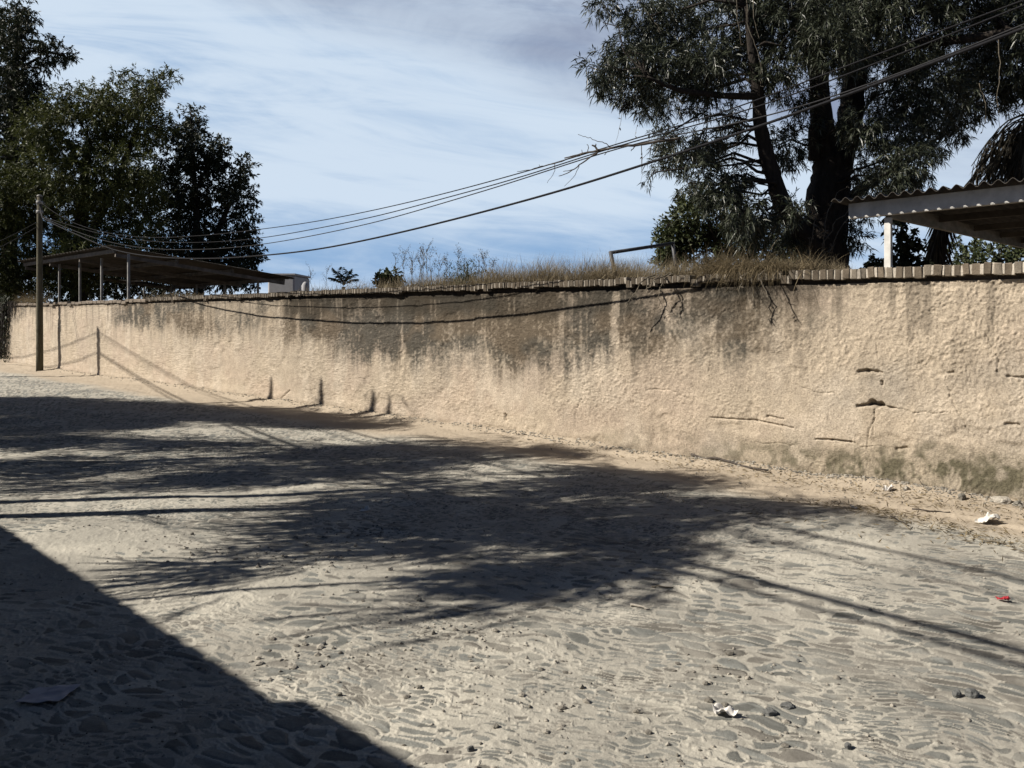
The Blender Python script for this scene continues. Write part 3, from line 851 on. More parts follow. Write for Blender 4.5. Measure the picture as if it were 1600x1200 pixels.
mid_list = [(130, 165, 34), (90, 165, 22), (160, 165, 30), (190, 160, 30), (218, 152, 26), (240, 132, 15), (250, 118, 8), (262, 118, 6), (272, 112, 4), (230, 142, 16), (70, 205, 40), (120, 215, 50), (175, 210, 45), (215, 200, 34), (40, 270, 50), (100, 280, 56), (160, 280, 52), (210, 270, 40), (30, 330, 52), (90, 345, 56), (150, 350, 52), (205, 345, 44), (20, 395, 48), (70, 400, 46), (130, 410, 40),
            (200, 112, 4), (184, 118, 4), (20, 445, 36), (60, 450, 30), (0, 300, 50), (100, 440, 34), (-40, 330, 60), (-30, 430, 50), (236, 300, 28), (246, 200, 20)]
make_tree('olive_tree', 'broad olive green tree rising over the open shed, left of the dark ragged tree', 'tree', P(125, 495, 35) * np.array([1, 1, 0]),
          [(stem([(122, 560, 0), (124, 420, 0), (130, 300, 0), (140, 220, 0)], 35), [0.42, 0.36, 0.26, 0.12]), (stem([(124, 400, 0), (180, 290, -0.4), (225, 170, -0.5)], 35), [0.2, 0.14, 0.05]), (stem([(124, 430, 0), (80, 330, -0.4), (60, 230, -0.5)], 35), [0.2, 0.14, 0.05])],
          px_clumps(mid_list, 34.5, 1.8, 135, 1.0, 9), (0.21, 0.055), M_LEAF_OLIVE, 83, gap=0.27, nscale=1.2, per=16, tl=0.45, droop=0.2, hang=0.3, limb_r=0.06)
dark_list = [(295, 168, 10), (300, 182, 14), (308, 205, 18), (292, 215, 20), (272, 200, 20), (262, 235, 26), (300, 240, 26), (318, 252, 18), (335, 222, 10), (342, 230, 11), (333, 246, 14), (345, 262, 12), (330, 285, 26), (290, 290, 36), (255, 290, 30), (378, 252, 9), (384, 266, 11), (372, 276, 10), (358, 296, 16), (388, 290, 8), (375, 310, 15), (392, 312, 7), (345, 325, 28), (300, 340, 40), (250, 345, 36), (378, 340, 17), (392, 345, 10), (360, 360, 26), (386, 372, 15), (398, 395, 9), (388, 405, 16), (355, 395, 30), (310, 395, 36), (400, 408, 6), (340, 430, 30), (370, 430, 24), (260, 400, 34), (394, 440, 12), (230, 400, 36), (180, 430, 34), (270, 440, 30), (225, 445, 30), (140, 445, 30)]
make_tree('ragged_tree', 'almost black ragged tree with tufted right edge above the shed roof', 'tree', P(310, 495, 40) * np.array([1, 1, 0]),
          [(stem([(312, 560, 0), (310, 420, 0), (306, 320, 0), (300, 220, 0), (298, 175, 0)], 40), [0.34, 0.26, 0.16, 0.07, 0.03]), (stem([(312, 430, 0), (345, 350, 0.3), (372, 290, 0.5), (380, 255, 0.5)], 40), [0.2, 0.14, 0.08, 0.03])],
          px_clumps(dark_list, 40, 1.6, 150, 1.0, 13), (0.22, 0.085), M_LEAF_DARK, 97, gap=0.28, nscale=1.2, per=15, tl=0.45, droop=0.2, hang=0.2, limb_r=0.06)

# trees beyond the carport on the right
far_r = [(1520, 395, 22), (1560, 390, 26), (1600, 385, 28), (1505, 405, 12), (1585, 410, 24), (1540, 412, 22), (1500, 380, 8), (1640, 390, 34), (1690, 400, 34)]
make_tree('distant_tree', 'green round tree seen under the carport roof at the far right', 'tree', P(1560, 495, 24) * np.array([1, 1, 0]), [(stem([(1562, 560, 0), (1560, 430, 0), (1560, 400, 0)], 24), [0.2, 0.16, 0.08])],
          px_clumps(far_r, 24, 0.6, 70, 0.9, 15), (0.16, 0.08), M_LEAF_BUSH, 101, gap=0.26, nscale=1.4, per=11, tl=0.25, droop=0.05)
vine_list = [(1396, 352, 9), (1410, 358, 11), (1418, 345, 9), (1404, 375, 11), (1415, 385, 10), (1408, 400, 12), (1420, 410, 11), (1398, 412, 10), (1370, 408, 7), (1384, 404, 6), (1430, 395, 6), (1438, 405, 8), (1440, 380, 5), (1365, 412, 6), (1425, 365, 5), (1410, 320, 12), (1402, 300, 14), (1395, 335, 8)]
make_tree('leafy_creeper', 'dark column of big leaved creeper hanging beside the white carport post', 'creeper', P(1408, 495, 12.2) * np.array([1, 1, 0]), [(stem([(1408, 600, 0), (1410, 430, 0), (1407, 380, 0), (1412, 330, 0), (1400, 250, 0)], 12.2), [0.03, 0.03, 0.028, 0.025, 0.02])],
          px_clumps(vine_list, 12.2, 0.15, 110, 1.1, 17), (0.085, 0.06), M_LEAF_DARK, 103, gap=0.25, nscale=3, per=8, tl=0.12, droop=0.3, hang=0.5, limb_r=0.008)

# distant low plants on the skyline left of centre
make_tree('round_bush', 'small dark rounded bush on the skyline left of the tall weeds', 'bush', P(607, 470, 38) * np.array([1, 1, 0]), [(stem([(607, 520, 0), (607, 450, 0)], 38), [0.08, 0.05])],
          px_clumps([(600, 434, 10), (612, 433, 11), (607, 440, 12), (592, 440, 8), (622, 440, 8), (607, 452, 14)], 38, 0.2, 160, 0.9, 19), (0.22, 0.12), M_LEAF_BUSH, 107, gap=0.2, nscale=1.4, per=9, tl=0.2, droop=0)


def frond(mb, a, b, sag, width, n=26, hang=0.5, mat=0, lw=0.035):
    q = limb_pts(a, b, sag, 0.0, 12)
    mb.tube(q, np.linspace(0.022, 0.006, 12), 4, mat)
    t = np.linspace(0.18, 1.0, n)
    c = np.stack([np.interp(t, np.linspace(0, 1, 12), q[:, k]) for k in range(3)], 1)
    ax = np.gradient(c, axis=0); ax /= np.linalg.norm(ax, axis=1)[:, None]
    sd = np.cross(ax, [0, 0, 1.0]); sd /= np.linalg.norm(sd, axis=1)[:, None] + 1e-6
    for s in (-1, 1):
        d = ax * 0.7 + sd * s * 1.0 + RNG.normal(size=c.shape) * 0.12; d[:, 2] -= hang
        L = width * (0.45 + 0.9 * np.sin(np.pi * np.clip(t, 0.05, 0.95)))
        leaf_quads(mb, c, d, L, lw, mat, 0.25)


def small_palm():
    zc = 38; base = P(536, 475, zc) * np.array([1, 1, 0])
    root = thing('young_palm', base, 'small palm with arching fronds on the skyline above the wall', 'palm tree')
    tb = MB(); tb.tube([P(537, 510, zc), P(537, 470, zc), P(537, 448, zc)], [0.12, 0.10, 0.08], 8); tb.build('trunk', M_BARK, root, True, base)
    cb = MB(); top = P(537, 446, zc)
    for px, py, dz in ((520, 419, 0), (526, 424, .4), (549, 421, 0), (544, 424, -.4), (535, 418, .3), (516, 434, .2), (558, 436, -.2), (530, 430, -.8), (556, 428, .6)):
        frond(cb, top, P(px, py, zc + dz), 0.12, 0.30, 16, 0.3, 0, 0.07)
    cb.build('crown', M_LEAF_BUSH, root, False, base)


small_palm()


def skirt_palm():
    zc = 15.0; base = P(1625, 495, zc) * np.array([1, 1, 0])
    root = thing('palm_tree', base, 'palm with shaggy skirt of dead grey fronds behind the corrugated roof', 'palm tree')
    tb = MB(); tb.tube([P(1625, 560, zc), P(1625, 400, zc), P(1622, 300, zc), P(1620, 200, zc)], [0.22, 0.20, 0.2, 0.2], 10); tb.build('trunk', M_BARK, root, True, base)
    cb = MB(); r = np.random.default_rng(4)
    for k in range(120):
        th = r.uniform(0, 2 * math.pi); z0 = r.uniform(165, 215)
        a = P(1618, z0, zc); L = r.uniform(0.8, 1.9)
        o = np.array([math.cos(th), math.sin(th), 0]) * L * r.uniform(0.5, 0.85)
        b = a + o + np.array([0, 0, -L * r.uniform(0.45, 0.95)])
        q = limb_pts(a, b, 0.22, 0.02, 8); cb.tube(q, np.linspace(0.02, 0.008, 8), 4)
        m = 26; d = np.tile((b - a) * 0.25, (m, 1)) + r.normal(size=(m, 3)) * 0.28; d[:, 2] -= 0.75
        t = r.uniform(0.4, 1, m); c = np.stack([np.interp(t, np.linspace(0, 1, 8), q[:, i]) for i in range(3)], 1)
        leaf_quads(cb, c, d, r.uniform(0.35, 0.75, m), 0.032, 0, 0.1)
    cb.build('dead_fronds', M_DEADFROND, root, False, base)
    cb = MB()
    for k in range(18):
        th = k * 2.4; a = P(1618, 165, zc)
        b = a + np.array([math.cos(th) * 1.5, math.sin(th) * 1.5, r.uniform(0.0, 1.2)])
        frond(cb, a, b, 0.2, 0.5, 22, 0.4, 0, 0.04)
    cb.build('crown', M_LEAF_DARK, root, False, base)


skirt_palm()


def shaggy_trunk():
    zc = 13.5; base = P(1465, 495, zc) * np.array([1, 1, 0])
    root = thing('shaggy_palm_trunk', base, 'dark leaning palm trunk hung with stringy dead leaves right of the creeper', 'palm tree')
    tb = MB(); q = [P(1462, 580, zc), P(1460, 420, zc), P(1466, 385, zc), P(1473, 350, zc), P(1480, 300, zc)]; tb.tube(q, [0.16, 0.16, 0.14, 0.12, 0.1], 9); tb.build('trunk', M_BARK, root, True, base)
    cb = MB(); r = np.random.default_rng(9); n = 420
    t = r.uniform(0, 4, n); c = np.stack([np.interp(t, np.arange(5), np.array(q)[:, i]) for i in range(3)], 1)
    th = r.uniform(0, 6.28, n); d = np.stack([np.cos(th), np.sin(th), 0 * th], 1)
    c = c + d * 0.13
    d = d * r.uniform(0.1, 0.5, (n, 1)); d[:, 2] -= 1
    leaf_quads(cb, c, d, r.uniform(0.2, 0.55, n), 0.03, 0, 0)
    cb.build('dead_leaves', M_DEADFROND, root, False, base)


shaggy_trunk()

# ------------------------------------------------------------------ grass and weeds on top of the wall
def blade_strip(mb, p, d, L, w, bend, mat=0, segs=3):
    """tapering bent blades; p (n,3), d initial direction (n,3), bend (n,3) added per unit length"""
    n = len(p)
    d = d / np.linalg.norm(d, axis=1)[:, None]
    s = np.cross(d, RNG.normal(size=(n, 3))); s /= np.linalg.norm(s, axis=1)[:, None] + 1e-9
    L = np.broadcast_to(L, (n,)); w = np.broadcast_to(w, (n,))
    rows = []; q = p.copy(); dd = d.copy()
    for k in range(segs + 1):
        f = 1 - k / segs
        if k < segs: rows.append(np.stack([q - s * (w * (0.25 + 0.75 * f) / 2)[:, None], q + s * (w * (0.25 + 0.75 * f) / 2)[:, None]], 1))
        else: rows.append(q[:, None, :])
        q = q + dd * (L / segs)[:, None]
        dd = dd + bend / segs; dd /= np.linalg.norm(dd, axis=1)[:, None]
    v = np.concatenate(rows, 1); m = v.shape[1]
    off = (np.arange(n) * m)[:, None]
    fs = [off + np.array([[2 * k, 2 * k + 1, 2 * k + 3, 2 * k + 2]]) for k in range(segs - 1)]
    tri = off + np.array([[2 * segs - 2, 2 * segs - 1, 2 * segs]])
    mb.add(v.reshape(-1, 3), [np.concatenate(fs), tri], mat)


GPX = [195, 205, 240, 290, 305, 318, 330, 352, 365, 430, 445, 470, 500, 560, 640, 700, 745, 800, 850, 900, 960, 1010, 1060, 1120, 1170, 1230, 1290, 1312, 1330]
GH = [0, 9, 14, 12, 3, 2, 9, 9, 0, 2, 8, 13, 17, 20, 20, 27, 30, 33, 38, 40, 34, 34, 33, 31, 29, 27, 23, 10, 0]


def build_grass():
    mb = MB()
    px = RNG.uniform(190, 1330, 90000)
    hp = np.interp(px, GPX, GH)
    z = wall_depth(px)
    want = (hp / 40) * (0.35 + 0.65 * sstep(0.3, 0.6, noise2(px * 0.03, px * 0, 5)))
    k = RNG.random(len(px)) < want * 0.62
    px, hp, z = px[k], hp[k], z[k]
    n = len(px)
    back = RNG.uniform(0.04, 0.75, n) ** 1.0
    u = wall_u(px)
    p = np.column_stack([(np.array([0, 10.4])[None] + u[:, None] * D2 - back[:, None] * N2), np.full(n, HW - 0.06) - 0.10 * back])
    clump = 0.25 + 1.5 * fbm2(u * 2.8, back * 2, 3, 12) ** 1.1
    L = hp / F * (z + back) * RNG.uniform(0.5, 1.25, n) * clump + 0.07
    d = RNG.normal(size=(n, 3)) * 0.34 + np.array([0.05, -0.05, 1.0])
    bend = RNG.normal(size=(n, 3)) * 0.95 + np.array([0.35, 0.0, -0.45])
    blade_strip(mb, p, d, L, RNG.uniform(0.003, 0.006, n) * (z / 9), bend)
    # feathery seed stalks standing above
    m = 900
    px = RNG.uniform(460, 1300, m); hp = np.interp(px, GPX, GH); z = wall_depth(px); u = wall_u(px); back = RNG.uniform(0.05, 0.7, m)
    p = np.column_stack([(np.array([0, 10.4])[None] + u[:, None] * D2 - back[:, None] * N2), np.full(m, HW - 0.05)])
    d = RNG.normal(size=(m, 3)) * 0.18 + np.array([0, 0, 1.0])
    blade_strip(mb, p, d, hp / F * z * RNG.uniform(1.1, 1.7, m), 0.003 * z / 9, RNG.normal(size=(m, 3)) * 0.35)
    o = mb.build('dry_grass', M_GRASS); tag(o, 'dry straw coloured grass growing along the top of the wall', 'grass', kind='stuff')
    # bank of soil behind the coping that the grass grows on
    mb = MB()
    us = np.linspace(float(wall_u(-200)), float(wall_u(2400)), 160)
    prof = [(0.26, 1.98), (0.45, 2.0), (0.8, 1.97), (1.1, 1.9), (1.6, 1.6), (2.6, 0.7), (3.6, -0.1)]
    v = np.array([[*wall_xy(a, -b), c + 0.03 * (noise2(np.array([a * 2.0]), np.array([b * 2.0]), 3)[0] - 0.5)] for a in us for b, c in prof])
    m = len(prof); i = np.arange(len(us) - 1)[:, None] * m + np.arange(m - 1)[None]
    mb.add(v, np.stack([i, i + 1, i + m + 1, i + m], -1).reshape(-1, 4))
    o = mb.build('soil_bank', M_SOIL, smooth=True); tag(o, 'bank of dry soil heaped behind the wall', kind='structure')


build_grass()


def hanging_tuft(pxc, wpx, n, Lm, over, label, seed):
    r = np.random.default_rng(seed)
    base = np.array([*wall_xy(float(wall_u(pxc)), -0.1), HW])
    px = pxc + r.normal(size=n) * wpx * 0.5
    u = wall_u(px); back = r.uniform(-0.075, 0.22, n)
    p = np.column_stack([(np.array([0, 10.4])[None] + u[:, None] * D2 - back[:, None] * N2), HW + r.uniform(-0.02, 0.03, n)])
    out = np.array([N2[0], N2[1], 0])
    d = r.normal(size=(n, 3)) * 0.45 + out * over * 0.55 + np.array([0, 0, 0.9])
    bend = out[None] * r.uniform(0.3, 1.4, (n, 1)) * over + np.array([0, 0, -1.0]) * r.uniform(0.8, 4.2, (n, 1)) * over + r.normal(size=(n, 3)) * 0.4
    mb = MB(); blade_strip(mb, p, d, Lm * r.uniform(0.5, 1.2, n), r.uniform(0.003, 0.006, n), bend, 0, 4)
    o = mb.build('dry_grass_tuft', M_GRASS_OLD, None, False, base)
    tag(o, label, 'grass tuft', 'dry grass tufts on the coping')


hanging_tuft(1165, 42, 1000, 0.42, 1.1, 'largest matted dry grass tuft spilling over the coping below the bushy tree', 1)
hanging_tuft(1120, 30, 700, 0.36, 0.5, 'upright golden dry grass tuft left of the spilling tuft', 2)
hanging_tuft(1208, 26, 520, 0.34, 1.0, 'smaller brown grass tuft drooping right of the spilling tuft', 3)
hanging_tuft(1255, 30, 260, 0.26, 0.5, 'thin dry grass tuft at the foot of the thick trunk', 4)
hanging_tuft(50, 26, 420, 0.55, 0.9, 'dry grass tuft over the wall left of the leaning pole foot'.replace('leaning pole foot', 'timber pole'), 5)


def weed_stalk(px, ptop, zoff, k):
    z = wall_depth(px) + zoff; r = random.Random(k * 7 + 1)
    base = P(px, 470, z); base[2] = HW - 0.08
    top = P(px + r.uniform(-6, 6), ptop, z)
    mb = MB()
    q = limb_pts(base, top, 0.0, 0.04, 7); mb.tube(q, np.linspace(0.0055, 0.002, 7), 4)
    L = top[2] - base[2]
    for j in range(r.randint(6, 10)):
        t = r.uniform(0.45, 1.0); a = np.array([np.interp(t, np.linspace(0, 1, 7), q[:, i]) for i in range(3)])
        th = r.uniform(0, 6.28); l = L * r.uniform(0.10, 0.26)
        b = a + np.array([math.cos(th) * l * 0.6, math.sin(th) * l * 0.6, l])
        s = limb_pts(a, b, 0.05, 0.06, 4); mb.tube(s, np.linspace(0.003, 0.0012, 4), 3)
        for jj in range(3):
            e = s[-1 - jj % 3]; mb.tube(limb_pts(e, e + np.array([r.uniform(-1, 1), r.uniform(-1, 1), 0.8]) * l * 0.3, 0, 0, 3), [0.002, 0.0015, 0.001], 3)
            n = 3; leaf_quads(mb, np.tile(e, (n, 1)) + RNG.normal(size=(n, 3)) * 0.02, RNG.normal(size=(n, 3)), 0.022, 0.014)
    o = mb.build('weed_stalk', M_TWIG, None, False, base)
    tag(o, 'tall thin dry branching weed stalk standing in the grass left of centre', 'weed', 'dry weed stalks above the wall')


for k, (a, b, c) in enumerate([(622, 400, .4), (632, 388, .6), (641, 392, .3), (652, 384, .7), (660, 396, .5), (668, 392, .3), (676, 401, .8), (688, 396, .5), (700, 398, .6), (716, 392, .4), (728, 404, .5), (745, 408, .7), (760, 400, .4), (772, 408, .6), (645, 410, .2), (657, 412, .9)]):
    weed_stalk(a, b, c, k)
for k, (px, py, lb) in enumerate([(489, 418, 'lone thin seed stalk above the wall left of the small palm'), (506, 424, 'short seed stalk close to the small palm')]):
    weed_stalk(px, py, 5.0, 40 + k)
    o = [q for q in COL.objects if q.name.startswith('weed_stalk')][-1]; o['label'] = lb
# greenish weed clumps
def green_weed(px, z0, hpx, n, label, seed, mat):
    z = wall_depth(px) + z0; base = P(px, 480, z); base[2] = HW - 0.08; r = np.random.default_rng(seed)
    mb = MB(); L = hpx / F * z + 0.1
    d = r.normal(size=(n, 3)) * 0.45 + np.array([0, 0, 1.0])
    p = base + r.normal(size=(n, 3)) * np.array([0.12, 0.1, 0])
    blade_strip(mb, p, d, L * r.uniform(0.5, 1.1, n), 0.006, r.normal(size=(n, 3)) * 0.4)
    e = p + d / np.linalg.norm(d, axis=1)[:, None] * (L * r.uniform(0.3, 0.9, n))[:, None]
    leaf_quads(mb, np.repeat(e, 4, 0), r.normal(size=(n * 4, 3)) + np.array([0, 0, 0.6]), 0.05, 0.012)
    tag(mb.build('bushy_weed', mat, None, False, base), label, 'weed', 'bushy weeds above the wall')
green_weed(735, 0.5, 44, 160, 'bushy green brown weed right of the tall dry stalks', 3, M_LEAF_BUSH)
green_weed(712, 0.8, 34, 90, 'smaller dull green weed among the tall dry stalks', 4, M_LEAF_BUSH)
green_weed(565, 9.0, 30, 90, 'pale spiky weed clump right of the small palm', 5, M_GRASS)

# dry vine stems climbing the thick trunk
def dry_stems(name, label, cat, paths, rad, z, mat, base_px, group=None, leaves=0):
    base = P(base_px[0], base_px[1], z)
    mb = MB()
    for pl in paths:
        q = np.array([P(p[0], p[1], z + (p[2] if len(p) > 2 else 0)) for p in pl])
        t = np.linspace(0, len(q) - 1, (len(q) - 1) * 4 + 1)
        s = np.stack([np.interp(t, np.arange(len(q)), q[:, i]) for i in range(3)], 1)
        for _ in range(2): s[1:-1] = 0.25 * s[:-2] + 0.5 * s[1:-1] + 0.25 * s[2:]
        s[1:-1] += RNG.normal(size=(len(s) - 2, 3)) * rad * 1.0
        mb.tube(s, np.linspace(rad, rad * 0.45, len(s)), 5)
        if leaves:
            e = s[RNG.integers(0, len(s), leaves)]
            leaf_quads(mb, e, RNG.normal(size=(leaves, 3)) + np.array([0, 0, -0.4]), 0.06, 0.022)
    o = mb.build(name, mat, None, False, base)
    return tag(o, label, cat, group)


dry_stems('dry_climber', 'tangle of dry brown stems climbing the foot of the thick forked trunk', 'creeper',
          [[(1262, 420), (1268, 380), (1275, 330), (1270, 305)], [(1290, 420), (1286, 370), (1292, 330), (1310, 300), (1325, 290)], [(1275, 420), (1284, 390), (1302, 350), (1325, 330), (1340, 318)], [(1300, 422), (1296, 395), (1310, 360), (1330, 335)], [(1250, 418), (1285, 400), (1305, 380)], [(1228, 342), (1250, 342), (1270, 350), (1290, 362)], [(1268, 420), (1262, 395), (1266, 370)], [(1310, 420), (1304, 400), (1298, 380)], [(1282, 420), (1290, 400), (1284, 380)]], 0.011, 12.3, M_TWIG, (1285, 420), leaves=14)
for k, (pl, lb) in enumerate([
    ([(1352, -20), (1346, 20), (1345, 50), (1352, 70), (1364, 84), (1368, 100)], 'pale bare vine curling down between the two main limbs'),
    ([(1165, -20), (1168, 40), (1180, 70), (1190, 100), (1188, 135)], 'pale vine strand hanging above the slender left trunk'),
    ([(1150, -20), (1152, 30), (1158, 70)], 'short pale vine strand left of the hanging vine cluster'),
    ([(1176, -20), (1178, 30), (1186, 60)], 'short pale vine strand right of the hanging vine cluster'),
    ([(1530, 130), (1538, 155), (1542, 180), (1535, 205)], 'pale hanging vine in the right crown above the palm'),
    ([(1560, 60), (1562, 110), (1558, 150), (1562, 200)], 'long pale vine strand at the right edge of the crown'),
    ([(1012, 20), (1024, 34), (1030, 50)], 'thin pale vine loop high in the left crown'),
    ([(975, 150), (972, 180), (966, 205), (962, 226)], 'thread like vine dangling above the dead branch'),
    ([(990, 170), (998, 190), (992, 212)], 'thin dangling vine nearest the dead branch'),
    ([(1002, 228), (1004, 260), (1001, 285)], 'thin vine hanging down past the thick cable')]):
    dry_stems('hanging_vine', lb, 'vine', [pl], 0.007 if k not in (7, 8, 9) else 0.004, 11.4, M_TWIG, pl[0], 'vines hanging from the big tree', leaves=4)

for k, (px, dp, ln, wob, lb) in enumerate([(1182, 0.10, 0.40, 6, 'dry root dangling from the spilling grass tuft'), (1178, 0.24, 0.30, -5, 'short dry root beside the root under the spilling tuft'), (1022, 0.22, 0.42, -26, 'slanting dry stem hanging from the coping below the pipe frame, leftmost of three'), (1042, 0.20, 0.26, -22, 'short slanting dry stem hanging below the pipe frame, middle of three'),
                                           (1048, 0.16, 0.36, -3, 'straight dry stem hanging below the pipe frame, rightmost of three'), (1200, 0.2, 0.30, 14, 'curved dry root hanging right of the spilling grass tuft')]):
    u = float(wall_u(px)); t = np.linspace(0, 1, 9); zw = wall_depth(px)
    q = np.array([[*wall_xy(u + wob / F * zw * 1.3 * a ** 1.5, -0.02 + (dp + 0.07) * min(1, a * 4)), HW + 0.03 - ln * a + 0.012 * math.sin(min(a * 4, 1) * math.pi)] for a in t])
    q[1:] += RNG.normal(size=(8, 3)) * 0.008
    mb = MB(); mb.tube(q, np.linspace(0.009, 0.004, 9), 5)
    leaf_quads(mb, q[RNG.integers(2, 9, 8)], RNG.normal(size=(8, 3)) + np.array([0, 0, -1.0]), 0.06, 0.01)
    tag(mb.build('dangling_root', M_TWIG, None, False, q[0]), lb, 'root', 'dry roots hanging from the coping')

# ------------------------------------------------------------------ dark creeper hanging at the left end
def left_creeper():
    base = np.array([*wall_xy(float(wall_u(8)), 0.1), 0.0])
    root = thing('hanging_creeper', base, 'dark leafless creeper hanging down over the wall at the left edge', 'creeper')
    mb = MB(); r = np.random.default_rng(5)
    for k in range(70):
        p0 = r.uniform(0, 15); u = float(wall_u(p0)); o = r.uniform(0.03, 0.14)
        L = r.choice([1.95, 1.6, 1.2, 1.9], p=[.4, .2, .2, .2])
        q = np.array([[*wall_xy(u + r.normal() * 0.06 * t, o + 0.05 * math.sin(t * 3)), HW + 0.05 - L * t] for t in np.linspace(0, 1, 8)])
        q += r.normal(size=q.shape) * 0.012
        mb.tube(q, np.linspace(0.018, 0.007, 8), 4)
    for k in range(26):
        p0 = r.uniform(16, 32); u = float(wall_u(p0)); L = r.uniform(0.25, 0.7)
        q = np.array([[*wall_xy(u + r.normal() * 0.05 * t, 0.09), HW + 0.05 - L * t] for t in np.linspace(0, 1, 6)])
        mb.tube(q + r.normal(size=q.shape) * 0.008, np.linspace(0.014, 0.004, 6), 4)
    mb.build('stems', M_BARK, root, False, base)
    mb = MB(); n = 900
    px = r.uniform(-4, 18, n); u = wall_u(px)
    p = np.column_stack([np.array([0, 10.4])[None] + u[:, None] * D2 + r.uniform(0.0, 0.2, (n, 1)) * N2, HW + 0.25 - 2.2 * r.random(n) ** 1.6])
    leaf_quads(mb, p, r.normal(size=(n, 3)) * 0.5 + np.array([0, 0, -0.8]), 0.12, 0.035)
    mb.build('leaves', M_LEAF_DARK, root, False, base)


left_creeper()

# ------------------------------------------------------------------ open shed on the left
AXW = np.array([[*D2, 0], [*(-N2), 0], [0, 0, 1.0]])       # along wall, away from street, up


def beam(mb, a, b, w, h, mat=0):
    a, b = np.asarray(a, float), np.asarray(b, float)
    d = b - a; L = np.linalg.norm(d); d = d / L
    s = np.cross(d, [0, 0, 1.0]); s /= np.linalg.norm(s); u = np.cross(s, d)
    mb.box((a + b) / 2, (L, w, h), np.array([d, s, u]), mat)


def build_shed():
    A = P(180, 386, 25.7); B = P(38, 409, 32.6); C = P(444, 432, 30.5)
    Dd = B + (C - A)
    base = np.array([A[0], A[1], 0.0])
    root = thing('open_shed', base, 'open sided shed with low sloping sheet roof and thin pale posts', 'shed')
    e1 = (B - A); e2 = (C - A)
    nu, nv = 90, 10
    mb = MB()
    s = np.linspace(-0.025, 1.01, nu); t = np.linspace(-0.04, 1.06, nv)
    for off, sg in ((0.0, 1), (-0.03, -1)):
        v = []
        for i, ss in enumerate(s):
            for tt in t:
                q = A + e1 * ss + e2 * tt; q = q + np.array([0, 0, off + 0.022 * math.sin(i * math.pi / 1.5)]); v.append(q)
        i = np.arange(nu - 1)[:, None] * nv + np.arange(nv - 1)[None]
        f = np.stack([i, i + 1, i + nv + 1, i + nv], -1).reshape(-1, 4)
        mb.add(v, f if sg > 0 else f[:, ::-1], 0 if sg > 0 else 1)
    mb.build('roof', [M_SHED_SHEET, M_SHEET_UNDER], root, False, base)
    mb = MB()
    dz = np.array([0, 0, -0.13])
    for t0 in (0.0, 0.33, 0.66, 1.0):
        beam(mb, A + e2 * t0 + dz, B + e2 * t0 + dz, 0.08, 0.14)
    mb.build('purlins', M_SHED_FRAME, root, False, base)
    mb = MB()
    for s0 in (0.0, 0.34, 0.67, 0.985):
        beam(mb, A + e1 * s0 + dz * 2.1, C + e1 * s0 + dz * 2.1, 0.09, 0.13)
    mb.build('rafters', M_SHED_FRAME, root, False, base)
    nfront = np.cross(e2, e1)
    for px in (201, 159, 125, 93):
        k = (px - CX) / F
        # on the front line, slightly back from the eave
        s0 = ((A[0] + e2[0] * .05) - k * (A[1] + e2[1] * .05)) / (k * e1[1] - e1[0])
        q = A + e1 * s0 + e2 * 0.05
        m = MB(); m.box((q[0], q[1], (q[2] - 0.2) / 2), (0.075, 0.075, q[2] - 0.2), AXW)
        m.build('post', M_STEEL_GREY, root, False, base)
    for px in (403, 351, 307, 267, 225):
        k = (px - CX) / F
        s0 = ((A[0] + e2[0] * .93) - k * (A[1] + e2[1] * .93)) / (k * e1[1] - e1[0])
        q = A + e1 * s0 + e2 * 0.93
        m = MB(); m.box((q[0], q[1], (q[2] - 0.2) / 2), (0.075, 0.075, q[2] - 0.2), AXW)
        m.build('post', M_STEEL_GREY, root, False, base)


build_shed()


def white_building():
    z = 52
    a, b = P(418, 430, z), P(460, 470, z)
    base = np.array([a[0], z, 0])
    root = thing('white_block_building', base, 'plain pale block building half hidden by the far end of the shed roof', 'building')
    mb = MB(); h = a[2]; mb.box(((a[0] + b[0]) / 2, z + 2, h / 2), (b[0] - a[0], 4, h)); mb.build('wall', M_WHITEWALL, root, False, base)
    mb = MB(); mb.box(((a[0] + b[0]) / 2, z + 2, h + 0.06), (b[0] - a[0] + 0.12, 4.12, 0.12)); mb.build('roof_edge', M_WHITEWALL, root, False, base)
    base = P(480, 500, 50) * np.array([1, 1, 0])
    root = thing('rooftop_tank', base, 'tiny pale water tank top peeping over the grass near the small palm', 'water tank')
    mb = MB(); c = P(477, 444, 50); mb.tube([c + [0, 0, -3.5], c + [0, 0, -.1], c + [0, 0, .08], c + [0, 0, .16]], [0.24, 0.24, 0.15, 0.06], 14); mb.build('tank', M_WHITEWALL, root, True, base)


white_building()


